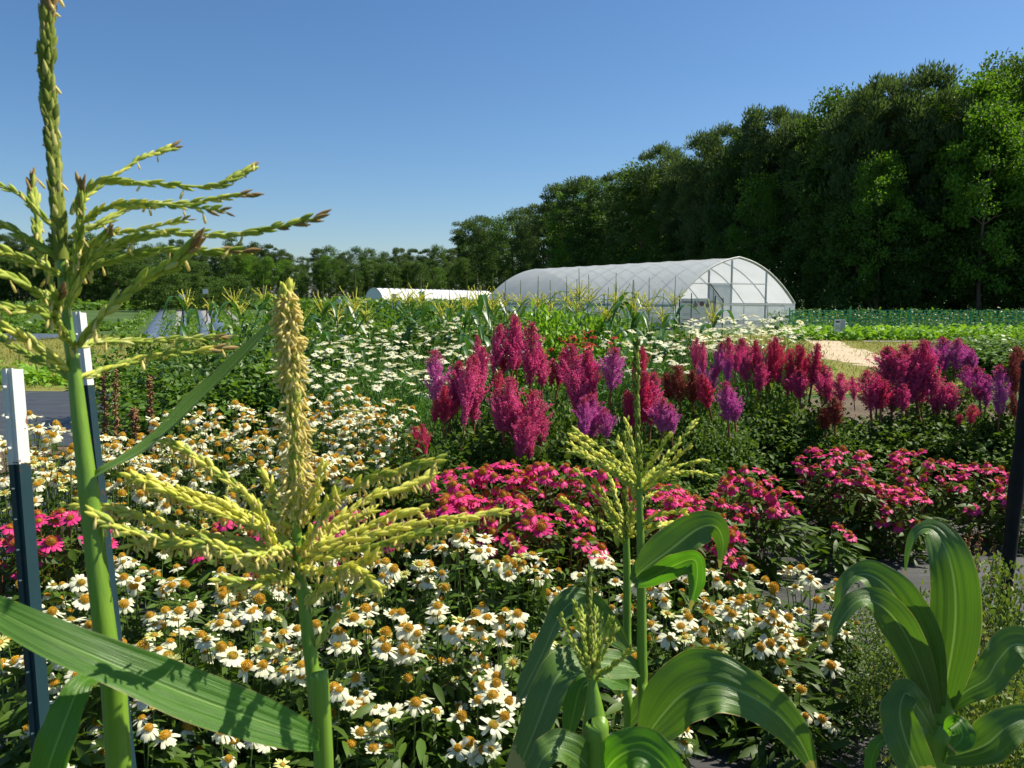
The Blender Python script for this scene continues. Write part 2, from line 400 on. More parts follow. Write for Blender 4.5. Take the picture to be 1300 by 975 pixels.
class MB:
    def __init__(self):
        self.v, self.uv, self.f, self.n = [], [], [], 0
    def add(self, v, faces, mat=0, uv=None):
        v = np.asarray(v, float).reshape(-1, 3)
        self.v.append(v)
        self.uv.append(np.zeros((len(v), 2)) if uv is None else np.asarray(uv, float))
        for fa in (faces if isinstance(faces, list) else [faces]):
            fa = np.asarray(fa, int)
            if len(fa):
                self.f.append((fa + self.n, mat))
        self.n += len(v)
    def tube(self, path, radii, sides=8, mat=0, cap=True):
        path = np.asarray(path, float)
        k = len(path)
        radii = np.broadcast_to(np.asarray(radii, float), (k,))
        t = unit(np.gradient(path, axis=0))
        ref = np.array((0.0, 1.0, 0.15)) if abs(t[0][1]) < 0.9 else np.array((1.0, 0, 0.1))
        s = unit(np.cross(t, ref))
        u = np.cross(s, t)
        a = np.arange(sides) / sides * 2 * math.pi
        ring = (path[:, None, :] + radii[:, None, None] * (np.cos(a)[None, :, None] * s[:, None, :] + np.sin(a)[None, :, None] * u[:, None, :]))
        v = ring.reshape(-1, 3)
        i = np.arange(k - 1)[:, None] * sides
        j = np.arange(sides)[None, :]
        j2 = (j + 1) % sides
        q = np.stack([i + j, i + j2, i + sides + j2, i + sides + j], -1).reshape(-1, 4)
        self.add(v, q, mat)
        if cap:
            for base, p in ((0, path[0]), ((k - 1) * sides, path[-1])):
                vv = np.vstack([ring[0 if base == 0 else -1], p[None]])
                self.add(vv, np.array([(jj, (jj + 1) % sides, sides) for jj in range(sides)]), mat)
    def box(self, c, s, mat=0, R3=None):
        x, y, z = np.asarray(s, float) / 2
        v = np.array([(sx * x, sy * y, sz * z) for sx in (-1, 1) for sy in (-1, 1) for sz in (-1, 1)])
        if R3 is not None:
            v = v @ np.asarray(R3).T
        f = np.array([(0, 1, 3, 2), (4, 6, 7, 5), (0, 4, 5, 1), (2, 3, 7, 6), (0, 2, 6, 4), (1, 5, 7, 3)])
        self.add(v + np.asarray(c, float), f, mat)
    def scatter(self, tpl, pos, d, up, size, mat=None):
        """copies of a template (verts, faces, mat) laid along d with normal near up"""
        tv, tf, tm = tpl
        pos = np.asarray(pos, float).reshape(-1, 3)
        n = len(pos)
        if n == 0:
            return
        x = unit(np.broadcast_to(d, (n, 3)))
        up = np.broadcast_to(up, (n, 3)) + 1e-4 * rng.randn(n, 3)
        y = unit(np.cross(up, x))
        z = np.cross(x, y)
        size = np.asarray(size, float)
        if size.ndim <= 1:
            size = np.broadcast_to(size.reshape(-1, 1) if size.ndim else size, (n, 3))
        Rm = np.stack([x, y, z], -1)
        tvv = tv[None] * size[:, None, :]
        v = np.einsum('nij,nkj->nki', Rm, tvv) + pos[:, None, :]
        off = (np.arange(n) * len(tv))[:, None, None]
        for fa in tf:
            self.add_raw(fa[None] + off, tm if mat is None else mat)
        self.v.append(v.reshape(-1, 3))
        self.uv.append(np.zeros((n * len(tv), 2)))
        self.n += n * len(tv)
    def add_raw(self, fa, mat):
        self.f.append((fa.reshape(-1, fa.shape[-1]) + self.n, mat))
    def mesh(self, name, mats, smooth=True, origin=None):
        v = np.vstack(self.v)
        if origin is not None:
            v = v - np.asarray(origin, float)
        uv = np.vstack(self.uv)
        me = bpy.data.meshes.new(name)
        me.vertices.add(len(v))
        me.vertices.foreach_set('co', v.astype(np.float32).ravel())
        loops = np.concatenate([f.ravel() for f, m in self.f]).astype(np.int32)
        tot = np.concatenate([np.full(len(f), f.shape[1]) for f, m in self.f]).astype(np.int32)
        mi = np.concatenate([np.full(len(f), m) for f, m in self.f]).astype(np.int32)
        me.loops.add(len(loops))
        me.loops.foreach_set('vertex_index', loops)
        me.polygons.add(len(tot))
        st = np.concatenate([[0], np.cumsum(tot)[:-1]]).astype(np.int32)
        me.polygons.foreach_set('loop_start', st)
        me.polygons.foreach_set('loop_total', tot)
        me.polygons.foreach_set('material_index', mi)
        me.polygons.foreach_set('use_smooth', np.full(len(tot), smooth))
        if np.any(uv):
            l = me.uv_layers.new(name='UVMap')
            l.data.foreach_set('uv', uv[loops].astype(np.float32).ravel())
        for m in mats:
            me.materials.append(M[m] if isinstance(m, str) else m)
        me.update(calc_edges=True)
        me.validate()
        return me
    def build(self, name, mats, parent=None, smooth=True):
        """one mesh object; a part is stored relative to its thing's base"""
        org = None
        if parent is not None:
            org = np.array(parent.location)
            if parent.parent is not None:
                org = org + np.array(parent.parent.location)
        return link(name, self.mesh(name, mats, smooth, org), parent)

def link(name, me, parent=None, loc=None, rot=None, scale=None):
    o = bpy.data.objects.new(name, me)
    COL.objects.link(o)
    if parent is not None:
        o.parent = parent
    if loc is not None:
        o.location = loc
    if rot is not None:
        o.rotation_euler = rot
    if scale is not None:
        o.scale = scale
    return o

def tag(o, label=None, cat=None, group=None, kind=None):
    if label:
        o['label'] = label
    if cat:
        o['category'] = cat
    if group:
        o['group'] = group
    if kind:
        o['kind'] = kind
    return o

def thing(name, label, cat, loc, group=None):
    o = bpy.data.objects.new(name, None)
    COL.objects.link(o)
    o.location = tuple(float(x) for x in loc)
    return tag(o, label, cat, group)

def copy_tree(o, parent=None):
    c = o.copy()
    COL.objects.link(c)
    c.parent = parent
    for ch in [x for x in o.children]:
        copy_tree(ch, c)
    return c

def spline(pts, n):
    """Catmull-Rom through control rows of any width"""
    p = np.asarray(pts, float)
    k = len(p)
    if k == 2:
        return p[0] + (p[1] - p[0]) * np.linspace(0, 1, n)[:, None]
    q = np.vstack([2 * p[0] - p[1], p, 2 * p[-1] - p[-2]])
    out = []
    for s in np.linspace(0, k - 1 - 1e-9, n):
        i = int(s)
        t = s - i
        a, b, c, d = q[i], q[i + 1], q[i + 2], q[i + 3]
        out.append(0.5 * (2 * b + (c - a) * t + (2 * a - 5 * b + 4 * c - d) * t * t + (3 * b - a - 3 * c + d) * t ** 3))
    return np.array(out)

def orient(z):
    """euler that turns local +Z to z, with a random spin"""
    from mathutils import Vector, Quaternion
    q = Vector((0, 0, 1)).rotation_difference(Vector(tuple(z)))
    return (q @ Quaternion((0, 0, 1), random.uniform(0, 6.28))).to_euler()

# leaf templates: along +x, length 1
def leaf_tpl(width, fold=0.18, droop=0.25, mat=0, stations=(0, .22, .5, .78, 1), prof=(0.12, .8, 1, .62, 0)):
    v, f3, f4 = [], [], []
    for s, wv in zip(stations, prof):
        z = -droop * s * s
        x = s * (1 - 0.3 * droop * s)
        hw = wv * width / 2
        v += [(x, -hw, z + fold * hw), (x, 0, z), (x, hw, z + fold * hw)]
    for i in range(len(stations) - 1):
        a = i * 3
        f4 += [(a, a + 3, a + 4, a + 1), (a + 1, a + 4, a + 5, a + 2)]
    return (np.array(v, float), [np.array(f4)], mat)

def rhomb_tpl(width, fold=0.2, droop=0.15, mat=0):
    v = np.array([(0, 0, 0), (0.45, -width / 2, fold * width), (0.45, width / 2, fold * width), (0.45, 0, 0), (1, 0, -droop)], float)
    return (v, [np.array([(0, 1, 4, 3), (0, 3, 4, 2)])], mat)

LANCE = leaf_tpl(0.26)
LANCE_WIDE = leaf_tpl(0.5)
LANCE_THIN = leaf_tpl(0.10)
RH = rhomb_tpl(0.45)
RH_WIDE = rhomb_tpl(0.8)
RH_THIN = rhomb_tpl(0.2)

def spindle_tpl(r, mat=0, sides=5, rings=((0.0, .25), (.25, .85), (.55, 1.0), (.85, .5), (1.0, 0.04))):
    v, f = [], []
    for x, k in rings:
        for j in range(sides):
            a = j / sides * 2 * math.pi
            v.append((x, r * k * math.cos(a), r * k * math.sin(a)))
    for i in range(len(rings) - 1):
        for j in range(sides):
            j2 = (j + 1) % sides
            f.append((i * sides + j, i * sides + j2, (i + 1) * sides + j2, (i + 1) * sides + j))
    return (np.array(v, float), [np.array(f)], mat)

SPIKELET = spindle_tpl(0.17)
ANTHER = spindle_tpl(0.13, sides=4, rings=((0, .35), (.3, .6), (.5, 1.0), (.95, .9), (1.0, .2)))
FLORET = spindle_tpl(0.3, sides=3, rings=((0, .3), (.5, 1.0), (1.0, .1)))

# ------------------------------------------------------------------ the ground and its coverings
def sheet(name, poly, z, mat, kind='structure', sub=None):
    mb = MB()
    poly = np.asarray(poly, float)
    v = np.column_stack([poly, np.full(len(poly), z)])
    mb.add(v, np.arange(len(poly))[None, :], 0)
    return tag(mb.build(name, [mat], None, False), kind=kind)

def rect(x0, y0, x1, y1):
    return [(x0, y0), (x1, y0), (x1, y1), (x0, y1)]

sheet('ground', rect(-900, -60, 900, 1600), 0.0, 'field')
sheet('lawn', rect(-60, 15.2, 60, 39.0), 0.008, 'lawn')
sheet('soil', rect(-12, 6.6, 8.2, 14.5), 0.012, 'soil')
def fabric_sheet(x0=-9, x1=9, y0=-1, y1=7.6):
    """the black weed fabric lies in shallow wrinkles"""
    mb = MB()
    nx, ny = 170, 150
    xs, ys = np.linspace(x0, x1, nx), np.linspace(y0, y1, ny)
    X, Y = np.meshgrid(xs, ys)
    Z = 0.022 + 0.006 * np.sin(X * 2.3 + 0.8 * np.sin(Y * 1.7)) * np.sin(Y * 3.1 + X) + 0.004 * np.sin(Y * 13 + 2 * np.sin(X * 0.9))
    v = np.stack([X, Y, Z], -1).reshape(-1, 3)
    i = (np.arange(ny - 1)[:, None] * nx + np.arange(nx - 1)[None, :]).ravel()
    mb.add(v, np.stack([i, i + 1, i + nx + 1, i + nx], -1))
    tag(mb.build('weed_fabric', ['fabric'], None), kind='structure')
fabric_sheet()
fabric_sheet(-13.5, -3.9, 9.8, 15.6)
# sandy farm track on the right
pth = spline([(17, 46), (14, 36), (11.6, 28), (10.2, 23.2), (10.6, 20), (14, 17.5), (24, 16)], 50)
tn = unit(np.gradient(pth, axis=0))
nn = np.column_stack([-tn[:, 1], tn[:, 0]])
wv = 0.85 + 0.25 * np.sin(np.linspace(0, 19, 50)) + 0.16 * rng.randn(50)
mb = MB()
v = np.vstack([np.column_stack([pth + nn * wv[:, None], np.full(50, .016)]), np.column_stack([pth - nn * wv[:, None], np.full(50, .016)])])
i = np.arange(49)
mb.add(v, np.stack([i, i + 50, i + 51, i + 1], -1))
tag(mb.build('path', ['path'], None, False), kind='structure')

# grass in tufts over the mown strips
def grass(name, x0, y0, x1, y1, n, h, keep=None, mat='grass_blade'):
    mb = MB()
    p = np.column_stack([rng.uniform(x0, x1, n), rng.uniform(y0, y1, n), np.full(n, 0.01)])
    if keep is not None:
        p = p[keep(p)]
    k = len(p)
    d = np.column_stack([rng.randn(k) * .35, rng.randn(k) * .35, np.ones(k)])
    mb.scatter(RH_THIN, p, d, rng.randn(k, 3), rng.uniform(.6, 1.3, k) * h)
    return tag(mb.build(name, [mat], None), kind='stuff')
def off_path(p):
    dd = np.min(np.hypot(p[:, 0][:, None] - pth[None, :, 0], p[:, 1][:, None] - pth[None, :, 1]), axis=1)
    return dd > 0.75 + 0.35 * rng.randn(len(p))
grass('grass', 5, 15.4, 26, 37, 26000, .10, off_path)
grass('grass', -24, 15.8, -3, 38, 26000, .10)

# ------------------------------------------------------------------ corn
def tassel_branch(mb, path, sz, step, mats=(0, 1), anthers=0.0, spread=0.42, r_axis=None, dense=1, tip_mat=None, tip_from=.9, am=2, slim=1.0):
    """an axis set with pairs of spikelets; anthers hang from it"""
    path = np.asarray(path, float)
    L = np.sum(np.linalg.norm(np.diff(path, axis=0), axis=1))
    n = max(6, int(L / step))
    pts = spline(path, n)
    t = unit(np.gradient(pts, axis=0))
    mb.tube(pts, np.linspace(1, .5, n) * (r_axis or sz * .13), 5, mats[0])
    for k in range(dense):
        ph = rng.uniform(0, 6.28, n) if dense > 2 else (np.arange(n) % 2) * math.pi + rng.randn(n) * .6 + k * 1.4
        a = unit(np.cross(t, np.array((0.2, 1.0, 0.1))))
        b = np.cross(t, a)
        s = np.cos(ph)[:, None] * a + np.sin(ph)[:, None] * b
        d = t + s * (spread * rng.uniform(.6, 1.5, n))[:, None]
        keep = rng.rand(n) < .93
        which = np.where(rng.rand(n) < .5, mats[0], mats[1])
        if tip_mat is not None:
            which = np.where(np.linspace(0, 1, n) + rng.randn(n) * .04 > tip_from, tip_mat, which)
        size = sz * rng.uniform(.75, 1.25, n)
        fat = rng.uniform(.8, 1.35, n) * slim
        for mm in set(which.tolist()):
            q = keep & (which == mm)
            mb.scatter(SPIKELET, pts[q] + s[q] * sz * .06, d[q], b[q], np.column_stack([size, size * fat, size * fat])[q], mm)
        if anthers:
            reps = int(anthers) + 1
            for rr in range(reps):
                q = rng.rand(n) < anthers / reps
                m_ = int(q.sum())
                dd = np.column_stack([rng.randn(m_) * .35, rng.randn(m_) * .35, np.full(m_, -1.0)]) + s[q] * .25
                mb.scatter(ANTHER, pts[q] + s[q] * sz * .25 + t[q] * sz * rng.uniform(0, .8, m_)[:, None], dd, rng.randn(m_, 3), sz * rng.uniform(.5, .85, m_), am)

def corn_leaf(ctrl, n=56, across=29, fold=0.22, wave=0.10, freq=5.0, hint=None, seed=0, pleat=.016):
    """ctrl rows: px, py, d, width in px, turn in degrees (0 = upper face to the camera)"""
    rs = np.random.RandomState(seed + 11)
    ctrl = np.asarray(ctrl, float)
    pw = np.array([list(P(c[0], c[1], c[2])) + [c[3] * c[2] / F, R(c[4]) if len(c) > 4 else 0.0] for c in ctrl])
    s = spline(pw, n)
    pts, wid, turn = s[:, :3], np.maximum(s[:, 3], 0.0006), s[:, 4]
    t = unit(np.gradient(pts, axis=0))
    h = unit(EYE - pts) + np.array((0, 0, .25)) if hint is None else np.broadcast_to(hint, pts.shape)
    nrm = unit(h - np.sum(h * t, 1, keepdims=True) * t)
    side = np.cross(nrm, t)
    nr = np.cos(turn)[:, None] * nrm + np.sin(turn)[:, None] * side
    sd = np.cross(nr, t)
    u = np.linspace(-1, 1, across)
    vv = np.linspace(0, 1, n)
    ph = rs.uniform(0, 6.28, 2)
    edge = np.sin(vv * freq * 6.28 + ph[0])[:, None] * (u < 0) + np.sin(vv * freq * 5.3 + ph[1])[:, None] * (u > 0)
    lift = fold * np.abs(u)[None, :] ** 1.3 + wave * edge * (np.abs(u)[None, :] ** 2) * np.sin(np.clip(vv * 1.1, 0, 1) * math.pi)[:, None]
    k1, k2 = rs.uniform(13, 17), rs.uniform(22, 27)
    lift = lift + pleat * (np.sin(u[None, :] * k1 + ph[0] + 1.2 * np.sin(vv * 5 + ph[1])[:, None]) + .7 * np.sin(u[None, :] * k2 + ph[1] + .8 * np.sin(vv * 9)[:, None])) * (1 - .5 * vv[:, None])
    lift = lift + .05 * np.sin(vv * 11 + ph[0])[:, None] * np.sin(u * 2.4 + ph[1])[None, :]
    v = pts[:, None, :] + sd[:, None, :] * (u[None, :] * wid[:, None] / 2)[..., None] * math.sqrt(1 - min(fold, .9) ** 2) + nr[:, None, :] * (lift * wid[:, None] / 2)[..., None]
    uv = np.stack(np.broadcast_arrays(((u + 1) / 2)[None, :], vv[:, None]), -1).reshape(-1, 2)
    i = (np.arange(n - 1)[:, None] * across + np.arange(across - 1)[None, :]).ravel()
    mb = MB()
    mb.add(v.reshape(-1, 3), np.stack([i, i + 1, i + across + 1, i + across], -1), 0, uv)
    return mb

def stalk(mb, ctrl, d, node_at=(), mat=0, to_ground=True):
    """ctrl rows px, py, radius px at depth d, listed from the bottom of the frame up"""
    pts = [list(P(c[0], c[1], d)) + [c[2] * d / F] for c in ctrl]
    if to_ground:
        a, b = np.array(pts[0][:3]), np.array(pts[1][:3])
        g = a + (a - b) * 0.25
        g = np.array((g[0], g[1], 0.0))
        pts = [list(g) + [pts[0][3] * 1.25]] + pts
    s = spline(pts, 70)
    rad = s[:, 3].copy()
    for (nx, ny) in node_at:
        q = P(nx, ny, d)
        k = np.argmin(np.linalg.norm(s[:, :3] - q, axis=1))
        for o_, a_ in ((-2, 1.02), (-1, 1.06), (0, 1.14), (1, 1.08), (2, 1.03)):
            if 0 <= k + o_ < len(rad):
                rad[k + o_] *= a_
    mb.tube(s[:, :3], rad, 14, mat)
    return pts

def pix(rows, d):
    out = []
    for r in rows:
        out.append(P(r[0], r[1], d + (r[2] if len(r) > 2 else 0.0)))
    return np.array(out)

CORN = 'sweet corn plants in tassel'

# --- the tall corn plant by the left edge
D = 0.78
base = P(175, 1400, D); base[2] = 0
corn = thing('corn_plant', 'tallest corn plant, thick green stalk and greenish tassel reaching past the top edge', 'corn plant', base, CORN)
mb = MB(); stalk(mb, [(152, 990, 15), (140, 860, 14), (123, 720, 12.5), (112, 620, 11), (103, 550, 10), (94, 470, 8), (84, 400, 6.5), (77, 320, 5.5)], D, [(114, 628)])
mb.build('stalk', ['corn_stalk'], corn)
tas = thing('tassel', None, None, (0, 0, 0)); tas.parent = corn
tas.name = 'tassel'
def spike(path, d, sz, mats, dense, anthers, name, parent, half, tip=None, spread=.3):
    mb = MB()
    p = pix(path, d)
    L = spline(p, 40)
    # several ranks of spikelets laid close round the main axis
    tassel_branch(mb, p, sz, sz * .33, (0, 1), anthers, spread, half * .55, dense, tip, .78, 2, .8)
    return mb
mb = spike([(77, 330), (69, 220), (61, 110), (60, 40), (67, -40)], D, .018, None, 10, 0.1, 'tassel_spike', tas, .014, 3, .30)
mb.build('tassel_spike', ['spikelet_dark', 'spikelet_olive', 'anther', 'spikelet_dry'], tas)
A_BR = [
    ([(92, 262), (130, 235), (175, 203), (221, 186)], .011, 1), ([(90, 272), (118, 234, -.02), (180, 232, -.03), (265, 237, -.03), (300, 224, -.03), (319, 213, -.03)], .012, 2),
    ([(90, 300), (130, 282), (170, 262), (250, 256), (316, 246)], .012, 2), ([(92, 290), (140, 262), (200, 259), (286, 268)], .011, 1),
    ([(85, 345), (130, 318), (200, 297), (300, 298), (398, 278)], .014, 2), ([(85, 350), (140, 332), (210, 318), (308, 321)], .014, 2),
    ([(90, 330), (130, 300), (180, 292), (237, 278)], .010, 1), ([(100, 440), (135, 395), (180, 358), (212, 340), (242, 316)], .017, 2),
    ([(98, 440), (130, 434), (200, 432), (281, 428)], .011, 2), ([(100, 480), (140, 468), (190, 453), (282, 442)], .013, 2),
    ([(84, 400), (96, 330), (100, 300), (103, 240)], .012, 3), ([(78, 410), (58, 340), (47, 290), (40, 232)], .014, 3),
    ([(85, 390), (105, 350), (118, 320), (135, 300)], .013, 3),
    ([(80, 300), (45, 268), (20, 245), (-25, 228)], .011, 1), ([(80, 330), (45, 310), (10, 290), (-30, 285)], .013, 2),
    ([(82, 350), (45, 335), (5, 320), (-30, 322)], .013, 2), ([(82, 395), (50, 372), (15, 352), (-30, 345)], .013, 2),
    ([(84, 420), (55, 398), (20, 393), (-30, 388)], .013, 2), ([(90, 470), (58, 448), (25, 425), (-30, 385)], .016, 2),
    ([(90, 480), (60, 462), (30, 448), (-20, 415)], .013, 2), ([(96, 440), (78, 420, -.05), (72, 400, -.08), (76, 372, -.1)], .013, 2),
]
for i, (pth_, sz, de) in enumerate(A_BR):
    mb = MB()
    off = rng.uniform(-.10, .10)
    pp = pix([(r[0], r[1], (r[2] if len(r) > 2 else 0) + off * (k / (len(pth_) - 1))) for k, r in enumerate(pth_)], D)
    tassel_branch(mb, pp, sz * 1.2, sz * .42, (0, 1), 0.12, .20, sz * .17, de, 2, .93, 3, .72)
    mb.build('tassel_branch', ['spikelet_green', 'spikelet_yellow' if i % 3 == 0 else 'spikelet_green', 'spikelet_dry', 'anther'], tas)
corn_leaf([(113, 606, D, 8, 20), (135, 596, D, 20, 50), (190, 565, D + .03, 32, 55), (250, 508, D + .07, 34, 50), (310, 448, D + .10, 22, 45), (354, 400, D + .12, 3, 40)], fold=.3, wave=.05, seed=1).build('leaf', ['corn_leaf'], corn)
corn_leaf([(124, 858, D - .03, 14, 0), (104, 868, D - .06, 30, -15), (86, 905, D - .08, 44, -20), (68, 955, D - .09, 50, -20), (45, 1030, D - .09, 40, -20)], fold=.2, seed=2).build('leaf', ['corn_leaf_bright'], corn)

# --- the corn plant with the thick yellow flower spike
D = 0.84
base = P(430, 1400, D); base[2] = 0
corn = thing('corn_plant', 'corn plant with thick fuzzy pale yellow pollen spike and drooping yellow side branches', 'corn plant', base, CORN)
mb = MB(); stalk(mb, [(412, 1000, 11), (402, 900, 10), (394, 830, 8.5), (386, 770, 7.5), (378, 700, 6.5), (375, 640, 6)], D, [(408, 945)])
mb.build('stalk', ['corn_stalk'], corn)
tas = thing('tassel', None, None, (0, 0, 0)); tas.parent = corn
mb = MB()
sp_path = pix([(376, 660), (376, 600), (373, 520), (369, 450), (365, 410), (363, 372)], D)
tassel_branch(mb, sp_path, .015, .0045, (0, 1), 1.0, .42, .0060, 9, None, .9, 2)
pts = spline(sp_path, 60)
# fluffy anthers all round, lying downwards along the spike
n = 620
k = rng.randint(2, 60, n)
ang = rng.uniform(0, 6.28, n)
prof = np.interp(k, [0, 10, 25, 45, 55, 59], [.0145, .0130, .0118, .0112, .0100, .005])
rr = prof * rng.uniform(.6, 1.0, n)
pos = pts[k] + np.column_stack([np.cos(ang) * rr, np.sin(ang) * rr, rng.uniform(-.004, .004, n)])
d = np.column_stack([np.cos(ang) * .5, np.sin(ang) * .5, -np.ones(n) * rng.uniform(.3, 1.0, n)]) + rng.randn(n, 3) * .3
mb.scatter(ANTHER, pos, d, rng.randn(n, 3), rng.uniform(.008, .013, n), 2)
mb.build('tassel_spike', ['spikelet_yellow', 'spikelet_green', 'anther'], tas)
B_BR = [
    [(372, 668), (340, 652), (290, 610), (250, 582), (213, 560)], [(372, 690), (320, 668), (250, 640), (200, 620), (168, 606)],
    [(374, 700), (320, 690), (230, 672), (160, 650), (104, 640)], [(376, 712), (320, 694), (250, 690), (180, 680), (122, 655)],
    [(374, 690), (330, 668), (280, 640), (235, 625), (176, 604)], [(378, 735), (330, 722), (270, 700), (220, 692), (170, 690)],
    [(378, 660), (420, 640), (465, 610), (505, 598), (550, 586)], [(380, 690), (430, 660), (470, 632), (510, 622), (545, 604)],
    [(382, 705), (440, 688), (500, 672), (560, 660), (636, 652)], [(382, 715), (440, 700), (490, 690), (530, 680), (590, 668)],
    [(382, 700), (430, 685), (470, 668), (500, 655), (530, 648)], [(378, 660), (392, 640), (402, 618), (408, 596)],
    [(372, 650), (352, 640), (345, 625), (336, 606)], [(386, 770), (420, 740), (450, 722), (475, 706)],
    [(396, 830), (415, 800), (440, 765), (462, 715), (476, 702)], [(376, 690), (350, 700, -.05), (310, 705, -.1), (262, 690, -.12)],
    [(380, 720), (420, 725, -.05), (450, 722, -.08), (480, 745, -.1)], [(376, 680), (400, 690, .06), (430, 670, .1), (468, 650, .12)],
    [(380, 740), (350, 735, -.04), (320, 742, -.06), (285, 735, -.08)], [(376, 668), (350, 660, .05), (320, 655, .08), (290, 640, .1)],
    [(378, 720), (355, 700, -.03), (338, 672, -.05), (322, 640, -.06)], [(380, 700), (398, 676, -.04), (410, 655, -.05), (424, 632, -.06)],
]
for i, pth_ in enumerate(B_BR):
    mb = MB()
    off = rng.uniform(-.08, .08) if len(pth_[1]) < 3 else 0
    pp = pix([(r[0], r[1], (r[2] if len(r) > 2 else 0) + off * (k / (len(pth_) - 1))) for k, r in enumerate(pth_)], D)
    last = i == 14
    tassel_branch(mb, pp, .0150, .0048, (0, 1), 0.2 if last else .8, .30, .0024, 1 if last else 2, None, .9, 2, .85)
    mb.build('tassel_branch', ['spikelet_green' if last else 'spikelet_yellow', 'spikelet_green' if i % 3 == 0 else 'spikelet_yellow', 'anther'], tas)
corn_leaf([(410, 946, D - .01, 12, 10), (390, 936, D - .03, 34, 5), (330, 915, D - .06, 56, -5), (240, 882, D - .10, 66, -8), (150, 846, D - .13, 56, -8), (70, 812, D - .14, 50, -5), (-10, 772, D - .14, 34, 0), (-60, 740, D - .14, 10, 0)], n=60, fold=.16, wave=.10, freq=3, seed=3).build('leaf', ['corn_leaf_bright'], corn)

# --- the pair of thin stalks right of the middle, and the small one before them
D = 1.25
def thin_corn(label, stalk_rows, spike_rows, branches, leaves, d, nodes, sz, spike_half, mats=('spikelet_green', 'spikelet_yellow'), spike_mats=('spikelet_dark', 'spikelet_green')):
    base = P(stalk_rows[0][0] + (stalk_rows[0][0] - stalk_rows[1][0]) * .5, 1400, d); base[2] = 0
    c = thing('corn_plant', label, 'corn plant', base, CORN)
    mb = MB(); stalk(mb, stalk_rows, d, nodes)
    mb.build('stalk', ['corn_stalk'], c)
    t = thing('tassel', None, None, (0, 0, 0)); t.parent = c
    if spike_rows:
        mb = MB()
        tassel_branch(mb, pix(spike_rows, d), sz, sz * .33, (0, 1), .15, .3, spike_half, 5, None, .9, 2)
        mb.build('tassel_spike', list(spike_mats) + ['anther'], t)
    for br in branches:
        mb = MB()
        off = rng.uniform(-.12, .12)
        pp = pix([(r[0], r[1], off * (k / (len(br) - 1))) for k, r in enumerate(br)], d)
        tassel_branch(mb, pp, sz, sz * .42, (0, 1), .1, .3, sz * .15, 2, None, .9, 2)
        mb.build('tassel_branch', list(mats) + ['anther'], t)
    for i, (rows, kw) in enumerate(leaves):
        corn_leaf(rows, seed=20 + i + int(d * 100), **{k_: v_ for k_, v_ in kw.items() if k_ != 'mat'}).build('leaf', [kw.get('mat', 'corn_leaf')], c)
    return c

def br(bx, by, tx, ty, bow=.12):
    """a side branch from the axis to its tip, bowed upwards"""
    dx, dy = tx - bx, ty - by
    return [(bx, by), (bx + dx * .33 - 0, by + dy * .33 - abs(dx) * bow), (bx + dx * .67, by + dy * .67 - abs(dx) * bow * .8), (tx, ty)]

thin_corn('slim corn stalk with pale tassel and dark upright spike in front of the magenta plumes',
    [(816, 1000, 7), (815, 850, 6.5), (814, 720, 5.5), (812, 640, 4.5), (811, 600, 4)],
    [(811, 610), (811, 570), (809, 510), (808, 440)],
    [br(810, 612, 731, 548, .05), br(810, 618, 726, 554, .03), br(811, 626, 725, 564, .02), br(811, 630, 724, 573), br(810, 605, 796, 535, 0),
     br(812, 610, 849, 554, 0), br(812, 618, 881, 537, -.05), br(812, 624, 873, 568, 0), br(813, 628, 894, 584), br(813, 622, 903, 603, .14), br(813, 640, 851, 618),
     br(814, 668, 865, 650), br(814, 682, 855, 664), br(811, 620, 770, 590, .02), br(812, 612, 840, 590, .02), br(811, 615, 785, 560, 0)],
    [([(816, 852, D, 10, 0), (796, 846, D - .02, 34, -10), (765, 842, D - .05, 46, -15), (735, 838, D - .07, 50, -25), (706, 862, D - .10, 56, -30), (684, 915, D - .11, 52, -30), (655, 985, D - .11, 36, -30)], dict(fold=.2)),
     ([(815, 946, D - .02, 14, 20), (835, 915, D - .05, 60, 15), (868, 880, D - .08, 88, 10), (905, 868, D - .10, 82, 5), (945, 880, D - .11, 60, -5), (985, 905, D - .11, 50, -15), (1015, 940, D - .10, 34, -20), (1036, 985, D - .09, 5, -20)], dict(fold=.24, n=60, wave=.14)),
     ([(802, 738, D, 8, 0), (818, 722, D - .02, 34, 10), (850, 698, D - .04, 54, 10), (885, 672, D - .05, 44, 0), (908, 668, D - .05, 34, -30), (918, 688, D - .05, 26, -50), (914, 722, D - .05, 4, -50)], dict(fold=.2)),
     ([(806, 742, D, 8, 0), (828, 732, D - .04, 26, -40), (860, 716, D - .07, 34, -40), (882, 712, D - .08, 30, -40), (885, 738, D - .08, 26, -30), (876, 774, D - .08, 3, -30)], dict(fold=.2, mat='corn_leaf_bright'))],
    D, [(814, 742), (815, 852)], .0125, .0035)
